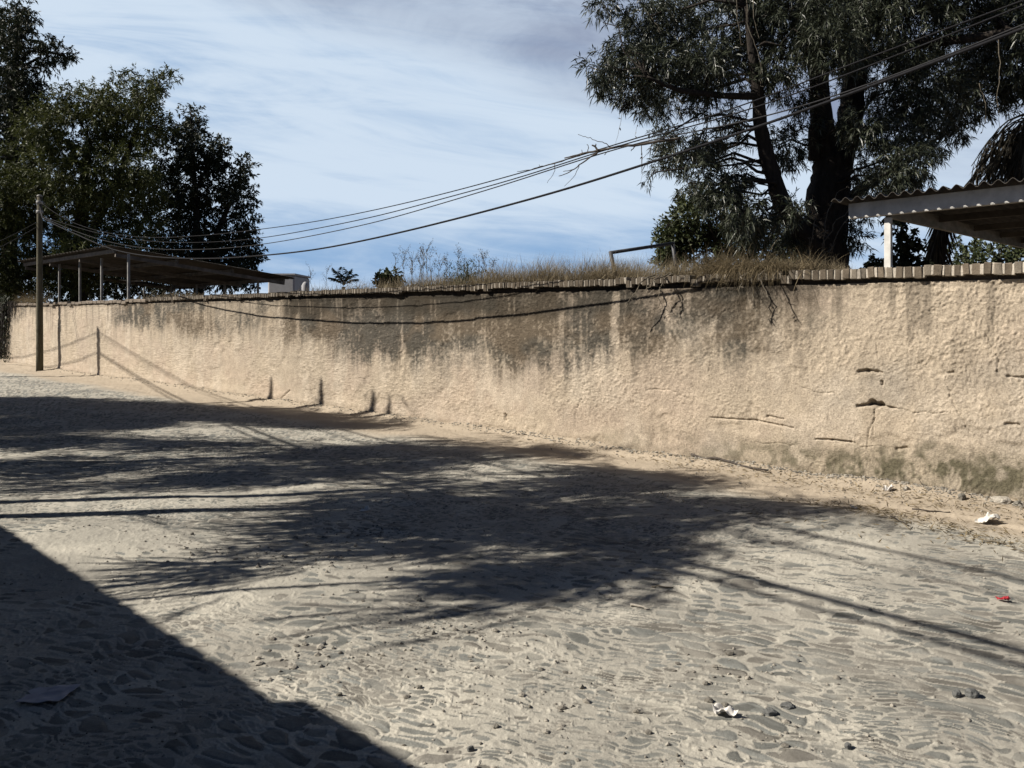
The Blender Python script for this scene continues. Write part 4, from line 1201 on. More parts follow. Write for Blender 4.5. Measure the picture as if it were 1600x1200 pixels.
# ------------------------------------------------------------------ carport on the right
def build_carport():
    zl = 8.9
    A = P(1327, 319, zl)                      # left front corner, top of beam
    # the front runs along the wall; solve its slope so that it leaves the frame where it does in the photo
    L = 4.2
    d = np.array([*D2, 0.0])
    up = 0.0
    k = (1600 - CX) / F
    s1 = (k * A[1] - A[0]) / (d[0] - k * d[1]); zq = A[1] + s1 * d[1]; hq = EYE + (HY - 288.5) / F * zq
    d[2] = (hq - A[2]) / s1
    b = np.array([*(-N2), 0.0])               # away from the street
    b[2] = 0.03
    base = np.array([A[0], A[1], 0.0])
    root = thing('carport', base, 'corrugated carport roof on a white post at the right, above the coping', 'carport')
    Dp = 14.0
    LL = 6.5
    mb = MB(); hb = 0.165
    z = np.array([0, 0, 1.0])
    beam(mb, A - z * hb / 2, A + d * LL - z * hb / 2, 0.05, hb)
    mb.build('front_beam', M_STEEL_WHITE, root, False, base)
    mb = MB()                                    # lower lip of the channel, catching the sun between corrugations
    beam(mb, A - z * (hb + 0.004) + b * 0.03, A + d * LL - z * (hb + 0.004) + b * 0.03, 0.10, 0.008)
    mb.build('beam_lip', M_STEEL_WHITE, root, False, base)
    Q = P(1381, 334, 0); kp = (1381 - CX) / F
    s0 = (kp * A[1] - A[0]) / (d[0] - kp * d[1]); C = A + d * (s0 + 0.02) + b * 0.10
    mb = MB(); beam(mb, C - z * (hb * 0.55 + 0.02), C + b * Dp - z * (hb * 0.55 + 0.02), 0.06, 0.17)
    mb.build('side_beam', M_BEAM, root, False, base)
    for t in (2.2, 4.4, 6.6, 8.8, 11.0, 13.2):
        mb = MB(); beam(mb, C + b * t - z * 0.07 + d * 0.04, C + b * t + d * 6 - z * 0.07, 0.05, 0.09); mb.build('purlin', M_SHED_FRAME, root, False, base)
    pt = C.copy(); top = C[2] - hb - 0.03
    mb = MB(); mb.box((pt[0], pt[1], top / 2), (0.072, 0.072, top), AXW); mb.build('post', M_STEEL_WHITE, root, False, base)
    # corrugated sheet: waves along the front, so the edge looks scalloped from the street
    n = 520; per = 0.125
    s = np.linspace(-0.13, LL, n); t = np.array([-0.228, 0.5, 2, 6, Dp + 0.1])
    w = 0.024 * np.sin(s * 2 * math.pi / per)
    mb = MB()
    for off, sg in ((0.034, 1), (0.030, -1)):
        v = (A[None, None] + s[:, None, None] * d + t[None, :, None] * b + (w[:, None, None] + off) * z).reshape(-1, 3)
        m = len(t); i = np.arange(n - 1)[:, None] * m + np.arange(m - 1)[None]
        f = np.stack([i, i + m, i + m + 1, i + 1], -1).reshape(-1, 4)
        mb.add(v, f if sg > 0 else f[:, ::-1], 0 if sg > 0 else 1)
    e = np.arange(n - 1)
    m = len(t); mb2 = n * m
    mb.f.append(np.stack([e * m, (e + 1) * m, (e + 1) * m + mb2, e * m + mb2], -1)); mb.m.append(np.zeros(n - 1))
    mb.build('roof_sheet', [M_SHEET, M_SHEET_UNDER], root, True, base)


build_carport()


def pipe_frame():
    z = 10.6; base = P(960, 480, z); base[2] = HW - 0.15
    root = thing('pipe_frame', base, 'dark steel pipe frame standing in the dry grass left of the bushy tree', 'pipe frame')
    zz = 0.0
    for a, b in (((954, 394), (963, 440)), ((1051, 378), (1059, 440))):
        mb = MB(); mb.tube([P(*b, z + zz), P(*a, z + zz)], 0.028, 10); mb.build('post', M_PIPE, root, True, base); zz += 0.9
    mb = MB(); mb.tube([P(953, 395, z), P(1052, 380, z + 0.9)], 0.026, 10); mb.build('rail', M_PIPE, root, True, base)


pipe_frame()

# ------------------------------------------------------------------ utility pole and overhead cables
def pole(base, h, r0, r1, label, name='utility_pole', square=False):
    root = thing(name, base, label, 'utility pole')
    mb = MB()
    n = 9
    q = np.array([[base[0], base[1], -0.15 + (h + 0.15) * t] for t in np.linspace(0, 1, n)])
    mb.tube(q, np.linspace(r0, r1, n), 12)
    mb.build('shaft', M_POLE, root, True, base)
    mb = MB()
    mb.tube(np.array([[base[0], base[1], h - 0.03], [base[0], base[1], h], [base[0], base[1], h + 0.03]]), [r1 * 1.12, r1 * 1.12, r1 * 0.7], 12)
    mb.build('cap', M_STEEL_GREY, root, True, base)
    for k, dz in enumerate((0.20, 0.48)):
        mb = MB(); c = np.array([base[0], base[1], h - dz]); mb.tube([c - [0, 0, .05], c - [0, 0, .04], c + [0, 0, .04], c + [0, 0, .05]], [r1 * 1.05, r1 * 1.35, r1 * 1.35, r1 * 1.05], 8)
        mb.build('insulator', M_STEEL_GREY, root, True, base)
    return root


PA = np.array([*G(62, 579), 0.0])
HPA = EYE + (HY - 306) / F * PA[1]
pole(PA, HPA, 0.098, 0.070, 'weathered timber utility pole standing against the wall at the left')
PB = np.array([6.6, 2.55, 0.0])
pole(PB, 5.6, 0.10, 0.075, 'second timber utility pole close to the wall beyond the carport')


def plan_wire(pts, d0, d1, rad, label, mat, start=None, end=None):
    """a cable in an upright plane that runs along the wall: out d0 at the pole, d1 at the right edge"""
    u0, u1 = float(wall_u(62)), float(wall_u(1600))
    q = []
    for px, py in pts:
        k = (px - CX) / F
        # find u whose plan point at offset d(u) lies on this view line
        lo, hi = -30.0, 9.0
        for _ in range(60):
            m = (lo + hi) / 2; dd = d0 + (d1 - d0) * (m - u0) / (u1 - u0); w = wall_xy(m, dd)
            if w[0] - k * w[1] < 0: lo = m
            else: hi = m
        z = w[1]; q.append([w[0], z, EYE + (HY - py) / F * z, m])
    q = np.array(q)
    # smooth: polynomial height over u
    uu = q[:, 3]; hh = q[:, 2]
    co_ = np.polyfit(uu, hh, 4)
    us = np.linspace(uu[0], uu[-1], 90); hs = np.polyval(co_, us)
    res = hh - np.polyval(co_, uu); hs = hs + np.interp(us, uu, res)
    for _ in range(4): hs[1:-1] = 0.25 * hs[:-2] + 0.5 * hs[1:-1] + 0.25 * hs[2:]
    dd = d0 + (d1 - d0) * (us - u0) / (u1 - u0)
    v = np.array([[*wall_xy(a, b), c] for a, b, c in zip(us, dd, hs)])
    if start is not None: v = np.vstack([start, v])
    if end is not None: v = np.vstack([v, end])
    mb = MB(); mb.tube(v, rad, 6)
    o = mb.build('overhead_cable', mat, None, True, v[0])
    tag(o, label, 'cable', 'cables between the wall side poles')
    return v


def pa(dz): return np.array([PA[0], PA[1], HPA - dz])
def pb(dz): return np.array([PB[0], PB[1], 5.6 - dz])
c1 = plan_wire([(66, 318), (110, 346), (160, 362), (230, 371), (300, 369), (400, 359), (500, 345), (600, 325), (700, 301), (800, 274), (900, 245), (960, 226), (1030, 205), (1120, 180), (1250, 131), (1350, 92), (1460, 52), (1600, 0)], 0.78, 1.08, 0.0065, 'highest thin overhead cable from the left pole', M_CABLE, pa(0.1), pb(0.1))
c2 = plan_wire([(66, 338), (110, 352), (180, 370), (300, 379), (400, 373), (500, 356), (600, 335), (700, 308), (800, 281), (900, 249), (960, 229), (1030, 210), (1120, 188), (1250, 145), (1370, 98), (1470, 60), (1600, 8)], 0.92, 1.14, 0.0065, 'middle thin overhead cable, lying close under the highest one', M_CABLE, pa(0.30), pb(0.35))
c3 = plan_wire([(66, 338), (120, 362), (200, 384), (300, 390), (400, 383), (500, 366), (600, 344), (700, 315), (800, 285), (900, 252), (960, 233), (1030, 214), (1130, 199), (1270, 163), (1400, 117), (1520, 72), (1600, 38)], 1.0, 1.16, 0.0065, 'lowest of the three thin overhead cables', M_CABLE_GREY, pa(0.34), pb(0.6))
c4 = plan_wire([(66, 340), (120, 366), (180, 391), (230, 400), (300, 404), (400, 400), (500, 389), (600, 369), (700, 345), (800, 319), (900, 291), (1000, 259), (1050, 243), (1150, 210), (1300, 157), (1450, 101), (1600, 44)], 1.12, 1.16, 0.0125, 'thick black overhead cable sagging lowest across the whole view', M_CABLE, pa(0.42), pb(0.8))
# short drop lines going left out of the pole
for k, (a, b, lb) in enumerate([((62, 345), (-60, 400), 'upper drop line running left from the pole'), ((62, 352), (-60, 412), 'lower drop line running left from the pole')]):
    q = limb_pts(P(*a, PA[1]), P(*b, 21.0), -0.03, 0, 12)
    mb = MB(); mb.tube(q, 0.009, 5); tag(mb.build('drop_line', M_CABLE_GREY, None, True, q[0]), lb, 'cable', 'drop lines at the left pole')


def dead_branch():
    z0 = 8.05
    def b(px, py, dz=0): return P(px, py, z0 - (px - 930) * 0.0032 + dz)
    base = b(930, 235)
    mb = MB()
    def tw(pts, r0, r1):
        q = np.array([b(*p) for p in pts]); t = np.linspace(0, len(q) - 1, (len(q) - 1) * 4 + 1)
        s = np.stack([np.interp(t, np.arange(len(q)), q[:, i]) for i in range(3)], 1)
        for _ in range(2): s[1:-1] = 0.25 * s[:-2] + 0.5 * s[1:-1] + 0.25 * s[2:]
        s[1:-1] += RNG.normal(size=(len(s) - 2, 3)) * 0.003
        mb.tube(s, np.linspace(r0, r1, len(s)), 6)
    tw([(1062, 216), (1028, 221), (1000, 226), (965, 229), (945, 234), (920, 238), (900, 244)], 0.016, 0.010)
    tw([(938, 235), (910, 240), (882, 247)], 0.010, 0.006)
    tw([(935, 236), (930, 229), (925, 227)], 0.011, 0.009); tw([(930, 229), (931, 225)], 0.008, 0.006)
    tw([(900, 244), (870, 254), (845, 261), (825, 266), (808, 268)], 0.008, 0.003)
    tw([(935, 237), (918, 248), (905, 258), (890, 269), (873, 275)], 0.009, 0.004); tw([(895, 265), (880, 268)], 0.005, 0.003)
    tw([(953, 230), (945, 223), (930, 219), (915, 214), (903, 210)], 0.005, 0.0025)
    tw([(918, 238), (920, 230), (917, 225)], 0.005, 0.003); tw([(910, 240), (909, 234)], 0.004, 0.003); tw([(950, 236), (944, 242)], 0.005, 0.003)
    tw([(867, 256), (866, 270), (855, 286)], 0.004, 0.002); tw([(905, 258), (900, 272), (882, 291)], 0.004, 0.002)
    tw([(992, 229), (986, 236)], 0.006, 0.004); tw([(1002, 227), (1003, 245), (1002, 270)], 0.004, 0.002); tw([(1019, 223), (1016, 235), (1005, 247)], 0.004, 0.002); tw([(845, 261), (842, 257)], 0.003, 0.002)
    o = mb.build('dead_branch', M_DEADWOOD, None, True, base)
    tag(o, 'bare dead branch caught on the overhead cables in front of the sky', 'branch')


dead_branch()

# ------------------------------------------------------------------ our side of the street, out of the frame: what throws the shadows
def house():
    base = np.array([*wall_xy(-2, 9.0), 0])
    root = thing('house', base, 'single storey house behind the camera whose eave shades the near corner', 'house')
    def seg(mb, u0, u1, d0, d1, z0, z1):
        c = (wall_xy(u0, d0) + wall_xy(u1, d1)) / 2
        mb.box((*c, (z0 + z1) / 2), (u1 - u0, abs(d1 - d0), z1 - z0), AXW)
    mb = MB(); seg(mb, -15, 9, 9.25, 15, -0.1, 2.72); mb.build('wall', M_HOUSE, root, False, base)
    mb = MB(); seg(mb, -15.2, 1.75, 9.0, 15.2, 2.72, 2.87); mb.build('roof', M_HOUSE, root, False, base)
    mb = MB(); seg(mb, 1.75, 9.2, 9.0, 15.2, 2.72, 2.965); mb.build('parapet', M_HOUSE, root, False, base)
    mb = MB()  # unseen tile bumps, added to roughen the edge of the eave's shadow
    for uu in np.arange(-15, 1.5, 0.21): seg(mb, uu, uu + 0.14, 9.02, 9.3, 2.872, 2.872 + random.uniform(0.01, 0.03))
    mb.build('added_eave_tiles', M_HOUSE, root, False, base)
    m0 = np.array([*(G(170, 935) - LH * 3.85), 0]); 
    mb = MB(); mb.tube([[m0[0], m0[1], 2.8], [m0[0], m0[1], 3.6], [m0[0], m0[1], 4.55]], 0.020, 8); mb.build('service_mast', M_PIPE, root, True, base)


house()
H3 = np.array([LH[0], LH[1], -TE])               # per metre of ground run


def caster(px, py, t):
    g = G(px, py)
    return np.array([g[0] - LH[0] * t, g[1] - LH[1] * t, t * TE])


def shade_tree(base, stems, sh, xc, k, rmul, label, seed, leaf=(0.30, 0.026), per=16, dens=44, gap=0.39):
    """sh: (px, py, radius m) of each clump's shadow on the ground; its height follows from how far it is thrown"""
    cl = []
    for px, py, r in sh:
        g = G(px, py)
        X = xc + (g[0] - xc) * k
        t = (g[0] - X) / LH[0]
        c = caster(px, py, t) + np.array([0, 0, 0.22])
        cl.append((c, (r * rmul * 0.8, r * rmul * 0.8, r * 0.95), int(dens * (r / 0.4) ** 2 + 4)))
    return make_tree('street_tree', label, 'tree', base, stems, cl, leaf, M_LEAF_WILLOW, seed, 'trees on the near side of the street', gap=gap, nscale=2.2, per=per, tl=0.55, droop=0.5, hang=1.5, limb_r=0.008, spread=0.45)


def trunk_from_shadow(p0, p1, t0, base_back, r0, r1):
    """a trunk whose shadow lies from p0 (near its foot side) to p1"""
    a = G(*p0); b = G(*p1)
    foot = a - LH * t0
    topt = t0 + float(np.dot(b - a, LH))
    top = np.array([b[0] - LH[0] * topt, b[1] - LH[1] * topt, topt * TE])
    mid = (np.array([foot[0], foot[1], 0]) + top) / 2
    return foot, [np.array([foot[0], foot[1], -0.1]), mid + np.array([0.02, 0.03, 0]), top], [r0, (r0 + r1) / 2, r1]


f1_, s1_, r1_ = trunk_from_shadow((0, 803), (720, 785), 3.1, 0, 0.095, 0.06)
f2_, s2_, r2_ = trunk_from_shadow((0, 790), (700, 760), 3.3, 0, 0.075, 0.05)
T1 = [(700, 800, .45), (800, 800, .5), (900, 800, .5), (760, 775, .4), (850, 770, .42), (940, 770, .45), (1020, 760, .38), (1060, 742, .30), (980, 742, .32), (900, 745, .3), (1000, 800, .42), (1060, 815, .36), (1040, 850, .28), (980, 850, .38), (900, 840, .42), (820, 840, .36), (740, 830, .34), (660, 820, .32), (600, 800, .3), (560, 815, .24),
      (1120, 748, .22), (1130, 800, .24), (1180, 790, .24), (1230, 792, .24), (1275, 797, .22), (1305, 798, .14), (1170, 742, .12), (900, 880, .24), (960, 885, .22), (840, 895, .16), (905, 908, .14), (960, 908, .14), (800, 925, .09), (760, 945, .10), (730, 958, .07), (860, 920, .14), (690, 850, .2), (620, 850, .16), (540, 850, .14), (470, 862, .14), (400, 872, .12), (330, 882, .10), (270, 890, .08), (420, 890, .08), (350, 905, .06), (640, 770, .2), (540, 780, .2), (700, 750, .2), (620, 740, .2), (1010, 900, .10), (510, 835, .12)]
shade_tree(np.array([f1_[0], f1_[1], 0]), [(s1_, r1_), (s2_, r2_)], T1, -6.9, 0.2, 0.85, 'twin stemmed street tree out of view throwing the large feathery shadow', 131)
f3_, s3_, r3_ = trunk_from_shadow((0, 725), (620, 708), 3.6, 0, 0.09, 0.06)
T2 = [(600, 708, .4), (680, 704, .42), (760, 706, .38), (840, 706, .32), (890, 706, .2), (520, 712, .34), (560, 735, .26), (640, 728, .3), (720, 722, .22), (460, 730, .24), (380, 742, .26), (300, 735, .24), (420, 700, .22), (330, 695, .2), (220, 742, .22), (140, 748, .2), (60, 745, .2), (250, 700, .18), (120, 692, .2), (40, 696, .22), (180, 715, .16), (560, 760, .16), (480, 752, .16), (90, 762, .12), (780, 688, .09), (760, 692, .08),
      (20, 692, .3), (90, 690, .3), (170, 692, .28), (250, 688, .26), (330, 690, .22), (400, 692, .16), (0, 725, .3), (100, 728, .26), (200, 728, .26), (300, 724, .24), (60, 742, .26), (160, 750, .22), (250, 750, .22), (340, 748, .2), (430, 740, .22), (500, 735, .2), (680, 690, .2), (620, 696, .22), (560, 700, .24)]
shade_tree(np.array([f3_[0], f3_[1], 0]), [(s3_, r3_)], T2, -9.5, 0.15, 0.9, 'second street tree out of view shading the middle of the road', 137, dens=60, gap=0.34)
f4_, s4_, r4_ = trunk_from_shadow((0, 640), (200, 638), 4.5, 0, 0.11, 0.07)
T3 = [(20, 640, .6), (80, 640, .6), (140, 645, .55), (200, 648, .55), (260, 650, .5), (320, 650, .5), (380, 650, .45), (440, 655, .4), (500, 660, .36), (560, 662, .3), (600, 664, .2), (50, 625, .5), (120, 628, .5), (190, 632, .45), (260, 635, .4), (330, 638, .4), (400, 640, .34), (30, 660, .4), (100, 662, .4), (170, 664, .35), (240, 664, .3), (0, 622, .4), (-50, 640, .6), (-60, 660, .5), (60, 676, .25), (0, 674, .3), (150, 676, .22), (450, 640, .2), (500, 648, .2), (545, 652, .2)]
t3 = shade_tree(np.array([f4_[0], f4_[1], 0]), [(s4_, r4_)], T3, -14.0, 0.3, 0.95, 'third street tree out of view throwing the long shadow band across the road', 139, dens=110, gap=0.30)


def shoots():
    """upright shoots at the top of the third tree: their shadows stand on the wall as four dark stubs"""
    base = np.array(t3.location)
    for (px, y0, y1, w) in ((424, 628, 590, .07), (503, 640, 592, .075), (584, 650, 612, .085), (609, 652, 618, .055)):
        u, h1 = wall_uh(px, y1); x, y = wall_xy(u)
        t = (np.array([x, y]) - np.array([-14.2 + (x + 13.6) * 0.16, 0]))[0] / LH[0]
        for hh0, hh1 in ((-0.25, h1),):
            mb = MB(); lb = MB()
            a = np.array([x - LH[0] * t, y - LH[1] * t, hh0 + t * TE]); b = np.array([x - LH[0] * t, y - LH[1] * t, hh1 + t * TE])
            mb.tube(limb_pts(a, b, 0, 0.01, 6), np.linspace(w * 1.35, w * 0.35, 6), 7)
            n = 60; tt = RNG.random(n); p = a + (b - a) * tt[:, None]
            leaf_quads(lb, p, RNG.normal(size=(n, 3)) * 0.35 + np.array([0, 0, 1.0]), 0.22 * (1.05 - tt), 0.03)
            mb.tube(limb_pts(s4_[-1] - np.array([0, 0, 0.4]), a, 0.12, 0.06, 8), np.linspace(0.05, w * 0.9, 8), 7)
            sh = mb.build('shoot', M_BARK, t3, True, base); lb.build('leaves', M_LEAF_WILLOW, sh, False, base)


shoots()

P2 = np.array([-19.1, 19.25, 0.0])
pole(P2, 7.25, 0.11, 0.08, 'tall utility pole out of view on the near side, its shadow tip on the wall')
P3 = P2 + np.array([13.04, -15.28, 0]) * 1.33
pole(np.array([P3[0], P3[1], 0]), 7.1, 0.11, 0.08, 'utility pole behind the camera beside the house front')
for k, (hs_, rad, lb) in enumerate([((7.2, 6.36, 6.5, 7.0), 0.022, 'top street cable passing out of view over the near side'), ((7.1, 6.02, 6.15, 6.8), 0.013, 'thin second street cable below the top one, out of view'),
                                    ((6.65, 5.30, 5.42, 6.2), 0.029, 'thick bundled street cable out of view, throwing a bold road shadow'), ((6.6, 5.12, 5.25, 6.1), 0.021, 'lowest street cable out of view under the thick bundle')]):
    co_ = np.polyfit([0, 0.9, 1.05, 1.33], hs_, 3); uu = np.linspace(0, 1.33, 70)
    q = np.column_stack([P2[0] + 13.04 * uu, P2[1] - 15.28 * uu, np.polyval(co_, uu)])
    mb = MB(); mb.tube(q, np.interp(uu, [0, 0.5, 0.9], [rad * 0.5, rad * 0.7, rad]), 6); tag(mb.build('street_cable', M_CABLE, None, True, q[0]), lb, 'cable', 'cables on the near side of the street')
for k, (hs_, lb) in enumerate([((7.2, 6.46, 6.1, 6.9), 'upper street cable running up the street from the tall pole'), ((6.65, 5.95, 5.6, 6.4), 'lower street cable running up the street from the tall pole')]):
    co_ = np.polyfit([0, 4.94, 12, 26], hs_, 3); vv = np.linspace(0, 26, 50)
    q = np.column_stack([P2[0] - 0.7433 * vv, P2[1] + 0.669 * vv, np.polyval(co_, vv)])
    mb = MB(); mb.tube(q, 0.014, 6); tag(mb.build('street_cable', M_CABLE, None, True, q[0]), lb, 'cable', 'cables on the near side of the street')

# ------------------------------------------------------------------ stones, gravel, litter
def rock(px, py, wpx, hpx, mat, label, seed, flat=0.6):
    g = G(px, py); z = g[1]; w = wpx / F * z / 2 * 0.8; h = hpx / F * z * 0.75
    v, f = ICO2; r = np.random.default_rng(seed)
    off = r.uniform(0, 50, 3)
    k = 0.68 + 0.6 * noise3(v * 1.6 + off, 3) + 0.18 * (noise3(v * 4 + off, 5) - 0.5)
    q = v * k[:, None]
    q = np.sign(q) * np.abs(q) ** 0.85
    q = q * np.array([w, w * r.uniform(0.6, 0.9), h * 0.62])
    a = r.uniform(0, 0.8); q = q @ np.array([[math.cos(a), math.sin(a), 0], [-math.sin(a), math.cos(a), 0], [0, 0, 1]])
    zc = gz(g[0], g[1]); base = np.array([g[0], g[1], zc])
    mb = MB(); mb.add(q + base + [0, 0, h * 0.32], f)
    tag(mb.build('stone', mat, None, False, base), label, 'stone', 'loose stones on the street')


for k, (px, py, w, h, m, lb) in enumerate([
    (1503, 783, 20, 14, M_ROCK, 'rounded grey stone at the wall foot left of the pale slab'),
    (1565, 788, 36, 12, M_ROCK_PALE, 'flat pale slab at the wall foot near the right edge'),
    (1416, 770, 10, 9, M_ROCK_PALE, 'small pale stone beside the white scrap at the wall foot'),
    (1590, 792, 14, 9, M_ROCK, 'grey stone at the wall foot right of the pale slab'),
    (610, 892, 10, 7, M_ROCK_PALE, 'pale pebble stone on the thin line shadow left of centre'),
    (345, 603, 10, 5, M_ROCK, 'small stone at the wall foot near the first shadow stub'),
    (1247, 1036, 8, 6, M_ROCK_DARK, 'small dark stone right of the torn paper'),
    (1230, 1109, 26, 8, M_ROCK_DARK, 'long dark sliver of slate right of the torn paper'),
    (1203, 1122, 26, 11, M_ROCK_DARK, 'rough dark stone just beside the torn paper'),
    (1495, 1090, 20, 14, M_ROCK_DARK, 'dark knobbly stone in the lower right'),
    (1518, 1090, 26, 16, M_ROCK_DARK, 'larger dark rounded stone in the lower right'),
    (1325, 1175, 16, 12, M_ROCK_DARK, 'dark pointed stone at the bottom edge, right of centre'),
    (530, 1088, 12, 8, M_ROCK, 'grey stone right beside the house shadow edge'),
    (735, 1182, 14, 11, M_ROCK_DARK, 'dark stone near the bottom edge, left of centre'),
    (775, 1145, 12, 8, M_ROCK, 'grey stone lying alone below the pebble scatter'),
    (655, 940, 10, 7, M_ROCK_DARK, 'dark stone at the tip of the feathery shadow'),
    (1360, 960, 7, 5, M_ROCK_DARK, 'tiny dark stone on the road right of the double cable shadow'),
    (505, 1010, 12, 7, M_ROCK_DARK, 'dark stone at the left of the sunlit cobbles'),
    (985, 897, 8, 5, M_ROCK_DARK, 'tiny dark stone beside the pale stick'),
    (300, 835, 7, 5, M_ROCK, 'tiny stone on the smooth dust at the left'),
    (655, 1078, 12, 7, M_ROCK, 'grey stone in the cobbles left of the pebble scatter')]):
    rock(px, py, w, h, m, lb, 100 + k)


def gravel():
    mb = MB(); n = 4200
    patches = [((770, 990), .28, 160, .010), ((560, 832), .28, 220, .012), ((480, 876), .35, 240, .010), ((1450, 770), .5, 220, .010), ((1150, 730), .9, 260, .010), ((680, 985), .3, 120, .010), ((1300, 770), .6, 260, .009), ((1560, 790), .4, 220, .010), ((470, 1030), .35, 120, .012), ((870, 1160), .4, 140, .012), ((1180, 1060), .4, 160, .011), ((350, 850), .5, 200, .008), ((250, 870), .5, 160, .008), ((740, 780), .5, 160, .009)]
    pts = []
    for (p, r, k, s) in patches:
        g = G(*p); q = g + RNG.normal(size=(k, 2)) * r * np.array([0.7, 0.45]); pts.append(np.column_stack([q, 0.55 * s * RNG.lognormal(0, 0.5, k)])[: int(k * 0.5)])
    dd = RNG.random(n); dep = np.radians(4 + 27 * dd); y = EYE / np.tan(dep); x = y * np.tan(np.radians(RNG.uniform(-37, 37, n)))
    k = (wdist(x, y) > 0.1) & (noise2(x * 1.5, y * 1.5, 333) > 0.42)
    pts.append(np.column_stack([x, y, 0.0038 * RNG.lognormal(0, 0.5, n)])[k])
    # crumbs of plaster along the wall foot
    m = 2600; px = RNG.uniform(60, 1640, m); u = wall_u(px); o = np.abs(RNG.normal(size=m)) * 0.12 + 0.02
    w = np.array([0, 10.4])[None] + u[:, None] * D2 + o[:, None] * N2
    pts.append(np.column_stack([w, 0.008 * RNG.lognormal(0, 0.55, m)]))
    pts = np.concatenate(pts); pts[:, 2] = np.clip(pts[:, 2], 0.002, 0.018)
    z, _, _ = ground_all(pts[:, 0], pts[:, 1])
    N = len(pts)
    v = ICO_V[None] * (0.65 + 0.6 * RNG.random((N, 12, 1))) * pts[:, 2][:, None, None] * RNG.uniform(0.6, 1.3, (N, 1, 3)) * np.array([1.15, 1, 0.7])
    v = v + np.column_stack([pts[:, :2], z + pts[:, 2] * 0.25])[:, None, :]
    f = (ICO_F[None] + (np.arange(N) * 12)[:, None, None]).reshape(-1, 3)
    tone = np.array([[0.26, 0.24, 0.205]]) * RNG.uniform(0.45, 1.25, (N, 1)); 
    mb.add(v.reshape(-1, 3), f, 0, np.repeat(np.clip(tone, 0.03, 0.6), 12, 0))
    o = mb.build('gravel', M_BRICK); tag(o, 'loose pebbles and plaster crumbs scattered over the street', 'gravel', kind='stuff')
    # dry leaf and straw litter on the dirt strip
    mb = MB()
    for (p, r, k) in (((1440, 812), .28, 260), ((1520, 840), .26, 240), ((1400, 808), .25, 140), ((1340, 800), .3, 160), ((1560, 850), .2, 120), ((1460, 795), .22, 80), ((1200, 745), .5, 240), ((1100, 725), .5, 220), ((1400, 772), .6, 300), ((1560, 795), .4, 260), ((1300, 765), .6, 240), ((1000, 705), .8, 160), ((850, 690), .8, 120), ((1290, 830), .5, 90)):
        g = G(*p); q = g + (RNG.normal(size=(k, 1)) * r * 1.5 * D2 + RNG.normal(size=(k, 1)) * r * 0.35 * N2)
        ok = wdist(q[:, 0], q[:, 1]) > 0.01; q = q[ok]; k = len(q)
        zz, _, _ = ground_all(q[:, 0], q[:, 1])
        pp = np.column_stack([q, zz + 0.004]); d = RNG.normal(size=(k, 3)); d[:, 2] = np.abs(d[:, 2]) * 0.25
        leaf_quads(mb, pp, d, RNG.uniform(0.02, 0.09, k), RNG.uniform(0.003, 0.012, k), 0)
    o = mb.build('leaf_litter', M_GRASS_OLD); tag(o, 'brown straw and leaf litter on the dirt at the right', 'litter', kind='stuff')


gravel()


def crumple(px, py, wpx, hpx, mat, name, label, cat, seed, lift=0.5, fold=1.0, group=None):
    g = G(px, py); z = g[1]; w = wpx / F * z; h = hpx / F * z
    r = np.random.default_rng(seed); n = 24
    a, b = np.meshgrid(np.linspace(-.5, .5, n), np.linspace(-.5, .5, n)); a, b = a.ravel(), b.ravel()
    o = r.uniform(0, 40, 2)
    zz = (fbm2(a * 2.6 + o[0], b * 2.6 + o[1], 2, seed) - 0.35) * fold
    zz = np.maximum(zz, 0) * 1.9 * h * lift + 0.004
    ed = 1 + 0.35 * (noise2(np.arctan2(b, a) * 2.2 + 9, a * 0 + seed, 9) - 0.5)
    x = a * w * ed + 0.1 * w * (noise2(a * 4, b * 4, seed + 3) - .5); y = b * w * 0.75 * ed
    gz_ = gz(g[0], g[1]); base = np.array([g[0], g[1], gz_])
    top = np.column_stack([g[0] + x, g[1] + y, gz_ + zz + 0.006])
    i = np.arange(n - 1)[:, None] * n + np.arange(n - 1)[None]
    q = np.stack([i, i + 1, i + n + 1, i + n], -1).reshape(-1, 4)
    mb = MB(); mb.add(np.vstack([top, top - [0, 0, 0.0025]]), [q, q[:, ::-1] + n * n])
    rim = np.concatenate([np.arange(n), np.arange(2 * n - 1, n * n, n), np.arange(n * n - 2, n * n - n - 1, -1), np.arange(n * n - 2 * n, 0, -n)])
    rn = np.roll(rim, -1); mb.add(np.zeros((0, 3)), np.zeros((0, 4), int))
    mb.f.append(np.stack([rim, rim + n * n, rn + n * n, rn], -1)); mb.m.append(np.zeros(len(rim)))
    ob = mb.build(name, mat, None, False, base); tag(ob, label, cat, group)


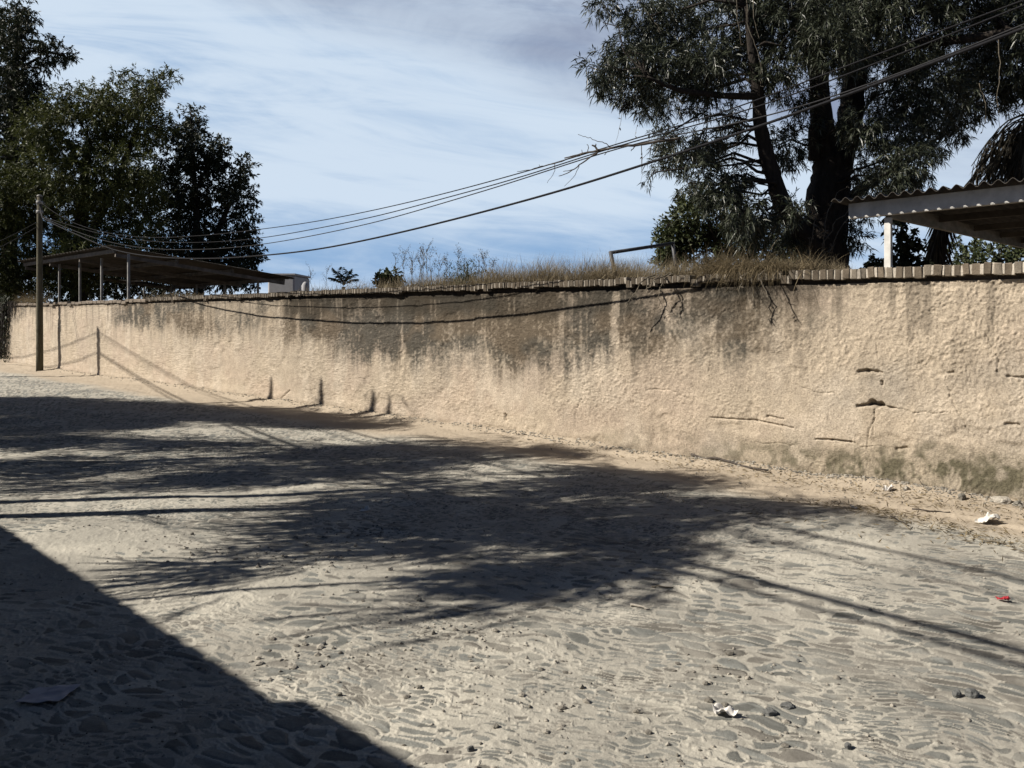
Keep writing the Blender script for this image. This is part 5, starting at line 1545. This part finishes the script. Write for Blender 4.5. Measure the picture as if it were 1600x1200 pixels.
crumple(1131, 1123, 32, 17, M_PAPER, 'torn_paper', 'torn white scrap of paper curling up on the cobbles', 'litter', 3, 0.75, 0.9)
crumple(1543, 816, 28, 12, M_PLASTIC, 'plastic_bag', 'crumpled white plastic bag on the dirt near the wall', 'litter', 7, 1.0, 1.3)
crumple(1388, 769, 14, 7, M_PAPER, 'paper_scrap', 'small white paper scrap at the wall foot', 'litter', 9, 1.0, 1.2)
crumple(1568, 943, 15, 7, M_RED, 'red_wrapper', 'small red wrapper on the road at the right', 'litter', 11, 0.9, 1.2)
crumple(570, 799, 14, 6, M_PAPER, 'paper_scrap', 'white paper scrap on the tree trunk shadow', 'litter', 13, 1.0, 1.2)
crumple(75, 1093, 62, 16, M_CARD, 'cardboard_sheet', 'flat pale sheet of cardboard lying in the house shadow', 'litter', 17, 0.35, 0.7)
crumple(1334, 797, 9, 5, M_PAPER, 'paper_scrap', 'tiny paper scrap beside the tip of the tree shadow', 'litter', 19, 1.0, 1.2)


def stick(a, b, r, label, seed, mat=M_TWIG):
    p, q = G(*a), G(*b)
    s = np.column_stack([np.linspace(p[0], q[0], 7), np.linspace(p[1], q[1], 7), np.zeros(7)])
    z, _, _ = ground_all(s[:, 0], s[:, 1]); s[:, 2] = max(z.max(), 0) + r * 0.8
    s[1:-1] += np.random.default_rng(seed).normal(size=(5, 3)) * r * 0.7
    mb = MB(); mb.tube(s, np.linspace(r, r * 0.6, 7), 6)
    tag(mb.build('stick', mat, None, True, s[0]), label, 'stick', 'sticks on the street')


stick((985, 948), (1015, 954), 0.008, 'short pale stick on the cobbles right of the feathery shadow', 1, M_ROCK_PALE)
stick((1018, 923), (1052, 925), 0.006, 'thin brown stick right of the pale stick', 2)
stick((1425, 798), (1485, 803), 0.007, 'dry twig on the dirt left of the plastic bag', 3, M_DEADWOOD)
stick((1392, 812), (1420, 826), 0.006, 'dark twig on the dirt below the paper scrap', 4, M_DEADWOOD)
stick((1540, 846), (1572, 853), 0.008, 'pale twig in the straw litter at the right', 5, M_TWIG)
stick((1080, 716), (1200, 742), 0.016, 'long dark root like branch along the wall foot', 6, M_DEADWOOD)
